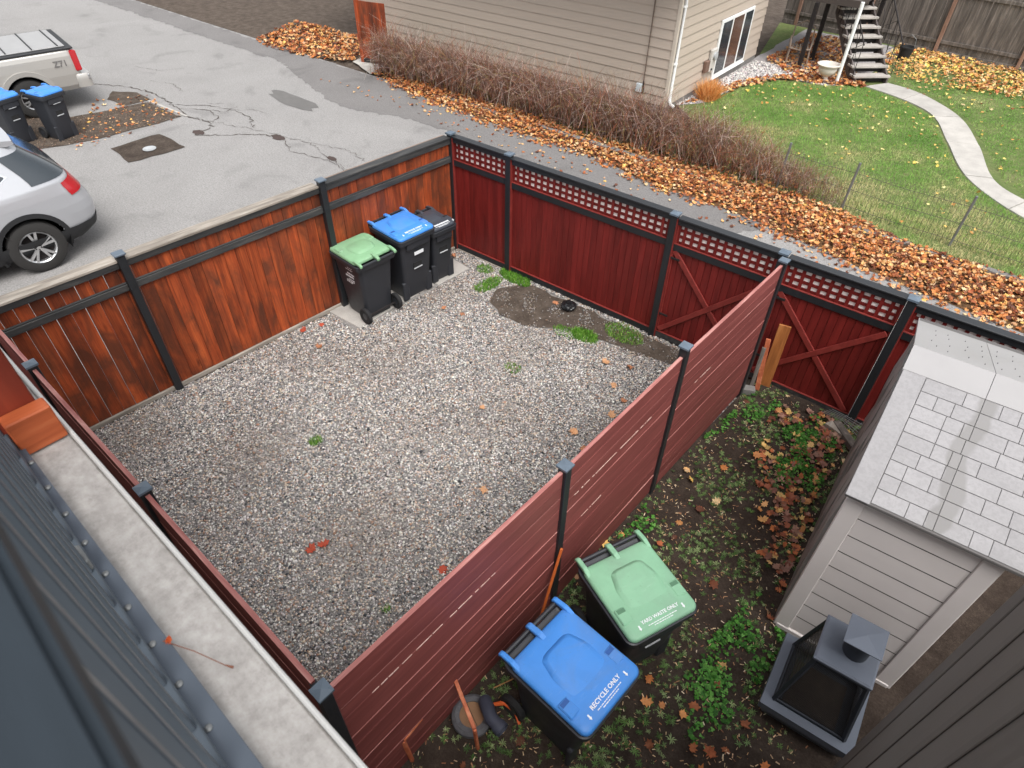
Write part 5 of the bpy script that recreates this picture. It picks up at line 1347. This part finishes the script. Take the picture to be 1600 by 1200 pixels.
# ================================================================ FALLEN LEAVES
def leaf_template(curl, lobes=True):
    if lobes: pr_ = [(0, -.55), (.1, -.18), (.42, -.34), (.36, -.06), (.62, .10), (.34, .20), (.30, .46), (.12, .34), (0, .66), (-.12, .34), (-.30, .46), (-.34, .20), (-.62, .10), (-.36, -.06), (-.42, -.34), (-.1, -.18)]
    else: pr_ = [(0, -.5), (.2, -.25), (.28, .05), (.16, .35), (0, .55), (-.16, .35), (-.28, .05), (-.2, -.25)]
    vs = [(0, 0, 0)] + [(x_ * (1.08 if i % 2 else .93), y_ * (1.08 if i % 2 else .93), curl * (abs(x_) * .62 + .6 * y_ * y_) + .16 * curl * math.sin(9 * x_ + 5 * y_)) for i, (x_, y_) in enumerate(pr_)]
    n_ = len(pr_)
    return np.array(vs), [(0, i + 1, (i + 1) % n_ + 1) for i in range(n_)]
LT_ = [leaf_template(.5), leaf_template(-.35), leaf_template(.95)]
ORA = [S(204, 140, 84), S(186, 114, 62), S(216, 168, 112), S(156, 90, 56), S(124, 72, 48), S(214, 184, 142), S(94, 58, 44), S(190, 146, 108), S(216, 172, 98)]
ORW = [14, 15, 11, 15, 13, 8, 10, 9, 4]
YEL = [S(226, 206, 120), S(232, 214, 150), S(214, 170, 96), S(220, 186, 90), S(190, 140, 80)]
def leaves(name, x, y, z, size, pal, wts, tilt, label, cat='leaves'):
    root = None
    n_ = len(x); part_ = rng.integers(0, 3, n_)
    for k in range(3):
        s = part_ == k; m_ = int(s.sum())
        if m_ == 0: continue
        sz_ = rng.uniform(size[0], size[1], m_)
        o = scatter(name, *LT_[k], np.stack([x[s], y[s], z[s]], 1), rots(m_, tilt), np.stack([sz_, sz_ * rng.uniform(.85, 1.1, m_), sz_], 1), pick(pal, wts, m_, .22), M_LEAF, root)
        if root is None: root = o; stuff(o, label, cat)
        else: o['kind'] = 'stuff'
    return root
# drift between the alley pavement and the hedge
DR = [(-8.2, 4.45), (-6.4, 4.0), (-4.6, 4.02), (-2.6, 4.02), (-1.0, 4.2), (.1, 4.14), (.9, 3.95), (2.4, 4.1), (3.45, 4.05), (4.63, 3.9), (5.65, 3.85), (6.6, 3.82), (7.5, 3.7), (10, 3.9), (10, 5.5), (7, 5.5), (5.3, 5.4), (4.0, 5.75), (2.7, 5.65), (1.2, 5.5), (-1.7, 5.2), (-3.8, 5.1), (-6, 4.9), (-8, 4.7)]
structure(sheet('leaf_bed', rough_edge([(p[0], p[1] + (.28 if i < 14 else 0)) for i, p in enumerate(DR)], .25, .06, 8), .005, m_ground('leaf_mould', (.07, .036, .018), (.15, .08, .036), (.25, .14, .065), 16, 40)))
n = 20000; x, y = random_in(DR, n)
edge = y - np.interp(x, [p[0] for p in DR[:14]], [p[1] for p in DR[:14]])
k = (rng.random(n) < np.clip(.12 + edge * 1.25 + .5 * (field(x, y, 1.9, .8) - .5), 0, 1)); x, y, edge = x[k], y[k], edge[k]
z = .012 + rng.random(len(x)) * .07 * np.clip(edge * 2.0, 0.1, 1)
leaves('leaf_drift', x, y, z, (.03, .088), ORA, ORW, .5, 'thick drift of orange brown leaves along the hedge foot')
# leaves inside and behind the hedge, beside the house, at the far end
HX = [(-8.2, 4.6), (-3.6, 5.1), (1.2, 5.5), (3.4, 5.7), (3.2, 6.3), (-.6, 7.3), (-8, 6.4)]
x, y = random_in(HX, 2600)
leaves('leaves_under_hedge', x, y, .02 + rng.random(len(x)) * .06, (.06, .12), ORA, ORW, .5, 'brown leaves caught under and behind the bare hedge')
x, y = random_in([(-13, 3.95), (-12, 3.7), (-10.2, 4.2), (-9.4, 4.6), (-9.6, 6.5), (-14, 6)], 1500)
leaves('leaf_pile', x, y, .01 + rng.random(len(x)) * .06, (.07, .14), ORA, ORW, .4, 'heap of orange leaves at the far end of the alley')
# heap below the back fence, thinning out over the lawn
n = 13000; x, y = random_in([(1.2, 13.2), (.9, 17.55), (16, 17.3), (16, 13)], n)
k = rng.random(n) < np.clip((y - 14.2 + 1.6 * (field(x, y, .8, .5) - .5)) / 1.7, .035, 1) * np.where(x < 3.6, np.clip((y - 12.9 + (x - 1.0) * .2) / 1.3, 0, 1), 1); x, y = x[k], y[k]
leaves('leaf_heap', x, y, .03 + rng.random(len(x)) * .08, (.05, .115), ORA + YEL, [8, 8, 16, 5, 3, 8, 2, 6, 16, 9, 5, 8, 8, 4], .4, 'bright orange and yellow leaves heaped below the back fence')
LAWNP = [(-.6, 8.6), (-.6, 10.5), (-.2, 11.8), (.9, 12.4), (1.6, 13.0), (2.7, 12.6), (3.6, 12.0), (4.3, 10.6), (5.1, 9.0), (6.2, 7.95), (8, 7.1), (10, 6.3), (7, 5.9), (3.2, 6.1), (-.4, 7.6)]
LAWNR = [(2.1, 13.9), (3.0, 13.6), (4.3, 12.4), (5.1, 10.8), (5.8, 9.3), (6.6, 8.6), (8.2, 8.1), (14, 8), (14, 15), (2.2, 15.2)]
x, y = random_in(LAWNP, 420); x2, y2 = random_in(LAWNR, 340)
k = rng.random(420) < np.clip(.35 + (y - 8.5) * .16, .16, 1); x, y = x[k], y[k]
leaves('lawn_leaves', np.concatenate([x, x2]), np.concatenate([y, y2]), .05 + .02 * rng.random(len(x) + len(x2)), (.04, .085), YEL, [4, 4, 4, 4, 4], .4, 'yellow leaves scattered over the lawn')
x, y = random_in([(-1.0, 8.3), (-.7, 9.3), (-.6, 10.7), (-.2, 11.9), (1.0, 12.5), (1.7, 13.1), (1.1, 13.2), (-.2, 12.4), (-.9, 11)], 520)
x3, y3 = random_in([(.2, 12.2), (1.7, 12.9), (1.3, 13.4), (-.6, 17), (-1.6, 17), (-1.3, 13.2)], 1500)
leaves('border_leaves', np.concatenate([x, x3]), np.concatenate([y, y3]), .03 + .05 * rng.random(len(x) + len(x3)), (.06, .125), ORA, ORW, .4, 'orange leaves along the gravel border, urn and stairs')
# strays on the pavement, gravel beds and the strip behind the red fence
x, y = random_in([(-9, 3.2), (-4, 3.4), (3, 2.2), (9, 2.2), (9, 3.9), (1, 4.0), (-6, 4.0)], 420)
x2, y2 = random_in([(-11, -1.5), (-8.2, -3), (-8.6, -.4), (-10.5, -.4)], 160)
leaves('stray_leaves', np.concatenate([x, x2]), np.concatenate([y, y2]), np.full(len(x) + len(x2), .016), (.035, .085), ORA, ORW, .3, 'stray orange leaves scattered on the alley pavement')
# dry stones and dead grass in the planting beds
n = 1500; x, y = random_in(bed1, n); sz = rng.uniform(.006, .016, n)
stuff(scatter('bed_pebbles', IV, IF, np.stack([x, y, sz * .4 + .006], 1), rots(n, .5), np.stack([sz * 1.2, sz, sz * .7], 1), pick([S(116, 98, 84), S(96, 80, 66), S(146, 130, 114), S(78, 64, 52)], [4, 4, 1, 4], n, .2), M_STONE, smooth=True), 'pebbles and debris in the pavement planting beds', 'gravel')

# ================================================================ GRASS
BT = (np.array([(-.5, 0, 0), (.5, 0, 0), (.32, .12, .6), (-.32, .12, .6), (0, .38, 1.0)]), [(0, 1, 2), (0, 2, 3), (3, 2, 4)])
def grass(name, x, y, h, wd, cols, z0, label, tilt=.35, cat='grass', top=True):
    n_ = len(x); hh = rng.uniform(h[0], h[1], n_)
    o = scatter(name, *BT, np.stack([x, y, np.full(n_, z0)], 1), rots(n_, tilt), np.stack([np.full(n_, wd) * rng.uniform(.7, 1.3, n_), hh, hh], 1), cols, M_BLADE)
    return stuff(o, label, cat)
G1, G2, G3, G4 = np.array(S(128, 172, 78)), np.array(S(158, 178, 104)), np.array(S(204, 192, 142)), np.array(S(100, 150, 58))
def lawncol(x, y):
    f = .06 + field(x, y, .75, .9) + .5 * (field(x, y, 3.1, .2) - .5) + rng.normal(0, .12, len(x)) + np.clip((8.6 - y) * .13, -.15, .35)
    f = np.clip(f, 0, 1)[:, None]
    c = np.where(f < .45, G4 + (G1 - G4) * (f / .45), np.where(f < .68, G1 + (G2 - G1) * ((f - .45) / .23), G2 + (G3 - G2) * ((f - .68) / .32)))
    return np.clip(c * rng.uniform(.75, 1.2, (len(x), 1)), 0, 1)
x, y = random_in(LAWNP, 62000); grass('lawn_grass', x, y, (.025, .06), .007, lawncol(x, y), .012, 'short green and straw coloured lawn left of the curved path', .5)
x, y = random_in(LAWNR, 48000); grass('lawn_grass', x, y, (.025, .06), .008, lawncol(x, y), .012, 'short lawn between the curved path and the back fence', .5)
x, y = random_in([(2.2, 5.6), (4.0, 5.7), (5.4, 5.42), (7, 5.52), (10.5, 5.8), (10.5, 6.6), (3, 6.5)], 13000); grass('verge_grass', x, y, (.03, .08), .006, lawncol(x, y - 1.2), .012, 'rough dry grass along the wire fence', .5)
def tuft(label, cx, cy, rx, ry, n_, h, pal, z0=.01, wd=.009, tilt=.55, name='grass_tuft', group='grass tufts in the yard'):
    n_ = int(n_ * 2.0)
    a = rng.uniform(0, 6.283, n_); r_ = np.sqrt(rng.random(n_)); xx = cx + rx * r_ * np.cos(a); yy_ = cy + ry * r_ * np.sin(a)
    hh = rng.uniform(h[0], h[1], n_)
    o = scatter(name, *BT, np.stack([xx, yy_, np.full(n_, z0)], 1), rots(n_, tilt), np.stack([np.full(n_, wd) * rng.uniform(.7, 1.3, n_), hh, hh], 1), pick(pal, [1] * len(pal), n_, .25), M_BLADE)
    return tag(o, label, 'grass', group)
GP = [S(88, 140, 40), S(108, 162, 52), S(72, 118, 36), S(130, 168, 74)]
tuft('bright green grass tuft at the foot of the second black post', 1.33, .0, .30, .13, 900, (.03, .08), GP)
tuft('green grass patch on gravel left of the bare soil', 1.17, -.42, .13, .26, 500, (.03, .07), GP)
tuft('small sprigs of grass by the concrete pad end', .82, -.15, .14, .12, 160, (.03, .06), GP)
tuft('green grass tuft on gravel in front of the black bag', 3.0, -.38, .20, .13, 620, (.03, .08), GP)
tuft('sparse grass patch below the red fence right of the bag', 3.35, .05, .30, .20, 520, (.02, .06), GP + [S(140, 130, 90)])
tuft('sparse weeds on gravel near the middle fence', 2.75, -.5, .2, .12, 200, (.02, .05), GP)
tuft('lone green sprig in the gravel left of centre', 2.02, -4.05, .07, .07, 90, (.03, .06), GP)
tuft('tiny green sprig in the gravel near the burgundy corner', 4.22, -4.78, .04, .04, 40, (.02, .05), GP)
tuft('faint dry grass spot in the middle of the gravel', 2.75, -1.55, .12, .1, 90, (.02, .05), GP + [S(150, 140, 100)])
tuft('tuft of straw orange ornamental grass at the tan house corner', -.80, 9.25, .22, .32, 900, (.2, .48), [S(214, 150, 84), S(196, 124, 62), S(228, 178, 116)], .02, .010, .42, 'ornamental_grass', None)

# ================================================================ SIDE YARD: weeds, chips, maple leaves
def rosette():
    vs = []; fs = []
    for k in range(9):
        a = k * .698 + .2 * (k % 2); c_, s_ = math.cos(a), math.sin(a); L = 1.0 if k % 2 else .75; b = len(vs)
        for u, wd, zz in ((.05, .04, .02), (.6, .085, .34), (1.0, .0, .26)):
            for sg_ in (-1, 1): vs.append((c_ * u * L - s_ * wd * sg_, s_ * u * L + c_ * wd * sg_, zz))
        fs += [(b, b + 1, b + 3), (b, b + 3, b + 2), (b + 2, b + 3, b + 4)]
    return np.array(vs), fs
n = 7500; x, y = random_in(SIDE, n)
k = rng.random(n) < np.clip((field(x, y, 1.5, .6) - .30) * 1.9, .06, .8) * np.where(y < -4.6, .5, 1) * np.where(x > 6.65, .45, 1); x, y = x[k], y[k]; m_ = len(x)
sz = rng.uniform(.016, .046, m_)
stuff(scatter('weed_rosettes', *rosette(), np.stack([x, y, np.full(m_, .066)], 1), rots(m_, .42), np.stack([sz * rng.uniform(.6, 1.4, m_), sz, sz * rng.uniform(.7, 1.6, m_)], 1), pick([S(112, 138, 84), S(88, 118, 60), S(138, 154, 106), S(72, 102, 50)], [4, 4, 3, 3], m_, .25), M_BLADE), 'low green weeds spread over the dark soil strip', 'weeds')
# clover: round leaflets
def disc3():
    vs = []; fs = []
    for k in range(3):
        a = k * 2.094; cx, cy = math.cos(a) * .5, math.sin(a) * .5; b = len(vs)
        vs.append((cx, cy, .1)); vs += [(cx + .48 * math.cos(j * 1.047), cy + .48 * math.sin(j * 1.047), 0.0) for j in range(6)]
        fs += [(b, b + 1 + j, b + 1 + (j + 1) % 6) for j in range(6)]
    return np.array(vs), fs
def clover(pl, n_):
    x, y = random_in(pl, n_); k = field(x, y, 3.0, .3) + rng.normal(0, .1, n_) > .5; return x[k], y[k]
cx1, cy1 = clover([(5.95, .28), (6.3, .2), (6.45, -.5), (6.5, -1.0), (6.1, -.95), (5.75, -.35)], 1900)
cx2, cy2 = clover([(6.6, -2.3), (6.98, -2.55), (7.0, -3.4), (6.85, -3.9), (6.45, -3.4), (6.55, -2.7)], 1500)
cx3, cy3 = clover([(5.2, -1.0), (5.55, -.2), (5.6, .2), (5.25, .1)], 500)
cx4, cy4 = clover([(5.3, -2.8), (5.5, -2.5), (5.45, -2.2), (5.26, -2.2)], 260)
x = np.concatenate([cx1, cx2, cx3, cx4]); y = np.concatenate([cy1, cy2, cy3, cy4]); m_ = len(x); sz = rng.uniform(.012, .024, m_)
stuff(scatter('clover_patches', *disc3(), np.stack([x, y, .075 + rng.random(m_) * .045], 1), rots(m_, .4), np.stack([sz, sz, sz], 1), pick([S(62, 116, 40), S(82, 138, 54), S(48, 94, 32), S(104, 154, 72)], [4, 4, 3, 2], m_, .2), M_BLADE), 'bright green clover patches by the shed and fireplace', 'clover')
CT = (np.array([(-.5, -.16, 0), (.5, -.1, .06), (.45, .16, 0), (-.45, .12, .05), (0, 0, .12)]), [(0, 1, 4), (1, 2, 4), (2, 3, 4), (3, 0, 4)])
n = 5200; x, y = random_in(SIDE, n); k = rng.random(n) < .25 + .75 * field(x, y, 2.0, 2.2); x, y = x[k], y[k]; m_ = len(x); sz = rng.uniform(.012, .036, m_)
stuff(scatter('seed_chips', *CT, np.stack([x, y, .072 + rng.random(m_) * .012], 1), rots(m_, .3), np.stack([sz, sz * rng.uniform(.6, 1.1, m_), sz], 1), pick([S(206, 176, 140), S(172, 132, 96), S(222, 204, 176), S(140, 96, 70), S(150, 126, 84)], [5, 4, 3, 3, 3], m_, .2), M_LEAF), 'pale maple seeds and leaf bits littering the soil strip', 'litter')
x, y = random_in([(5.55, .35), (6.4, .3), (6.5, -.9), (6.75, -2.2), (6.35, -1.9), (5.85, -.9), (5.6, -.2)], 480)
k = field(x, y, 2.4, .9) + rng.normal(0, .12, len(x)) + np.clip((x - 5.95 - .12 * (-y)) * .6, -.3, .2) > .42; x, y = x[k], y[k]
leaves('maple_litter', x, y, .08 + .035 * rng.random(len(x)), (.03, .105), [S(184, 110, 70), S(150, 88, 64), S(204, 150, 96), S(140, 96, 80), S(112, 64, 50), S(214, 176, 112), S(154, 116, 100)], [5, 5, 5, 5, 4, 5, 5], .4, 'rust and yellow maple leaves heaped between shed and gate')
x, y = random_in(SIDE, 90)
leaves('stray_maple_leaves', x, y, .08 + .02 * rng.random(90), (.05, .10), ORA, ORW, .3, 'odd brown leaves lying over the soil strip')
# single leaves that stand out
single = [(.62, -3.05, 'g'), (3.55, -.62, 'g'), (3.85, -.5, 'g'), (3.9, -.9, 'g'), (4.15, -1.05, 'g'), (4.35, -1.15, 'g'), (4.2, -1.35, 'g'), (4.05, -1.9, 'g'), (4.3, -2.0, 'g'), (1.15, -1.3, 'g'), (1.45, -1.2, 'g'), (3.0, -2.35, 'g'), (4.6, -.9, 'g'), (2.2, -.05, 'g'), (2.35, .08, 'g'), (4.65, -1.5, 'g'), (3.9, -3.2, 'g'), (3.2, -4.9, 'r'), (3.24, -4.78, 'r'), (4.3, -4.15, 'r'), (4.45, -4.85, 'r'), (.22, -2.75, 'r'), (.15, -3.0, 'r'), (.2, -.25, 'g')]
LM = []
for j, (tv, tf) in enumerate(LT_):
    for c_, nm in ((S(196, 148, 108), 'g'), (S(174, 118, 84), 'g'), (S(166, 70, 46), 'r')):
        me = bpy.data.meshes.new('maple_leaf'); me.from_pydata([tuple(v) for v in tv], [], tf)
        me.materials.append(simple('leaf_%s_%d' % (nm, int(c_[1] * 1000)), c_, .65, 0, .25, 14, rand=.15, bump=.2)); LM.append((nm, me))
for k, (x_, y_, nm) in enumerate(single):
    me = random.choice([m__ for q__, m__ in LM if q__ == nm])
    o = obj('maple_leaf', me, None, None, (x_, y_, .032), (random.uniform(-.25, .25), random.uniform(-.25, .25), random.uniform(0, 6.28)))
    s_ = random.uniform(.075, .12); o.scale = (s_, s_, s_)
    where = 'near the burgundy fence' if x_ > 3.7 else ('beside the cedar fence' if x_ < .7 else ('by the soil patch' if y_ > -.3 else ('in front of the carts' if x_ < 1.6 else 'in the open middle')))
    tag(o, ('tan' if nm == 'g' else 'rust red') + ' maple leaf lying on the gravel ' + (where if y_ > -4 else 'towards the balcony'), 'leaf', 'single leaves on the gravel')

me = bpy.data.meshes.new('maple_leaf'); me.from_pydata([tuple(v) for v in LT_[2][0]], [], LT_[2][1]); me.materials.append(simple('leaf_vivid', S(186, 84, 40), .6, 0, .2, 14))
o = obj('maple_leaf', me, None, None, (6.055, -6.19, 4.148), (.9, .3, 1.0)); o.scale = (.012, .022, .018)
tag(o, 'small vivid orange leaf caught on the balcony railing plate', 'leaf')

BG = [(-1.1, 8.2), (-.78, 8.8), (-.72, 9.6), (-.68, 10.7), (-.45, 11.7), (.04, 12.2), (.9, 12.35), (.2, 13.2), (-1.5, 13.0)]
n = 5200; x, y = random_in(BG, n); sz = rng.uniform(.012, .026, n)
stuff(scatter('border_pebbles', OV, OF, np.stack([x, y, sz * .4 + .02], 1), rots(n, .5), np.stack([sz * 1.2, sz, sz * .7], 1), pick(PEB[:5] + [S(186, 170, 168)], [4, 5, 5, 4, 2, 4], n, .15), M_STONE, smooth=True), 'pale pebbles bordering the tan house wall', 'gravel')
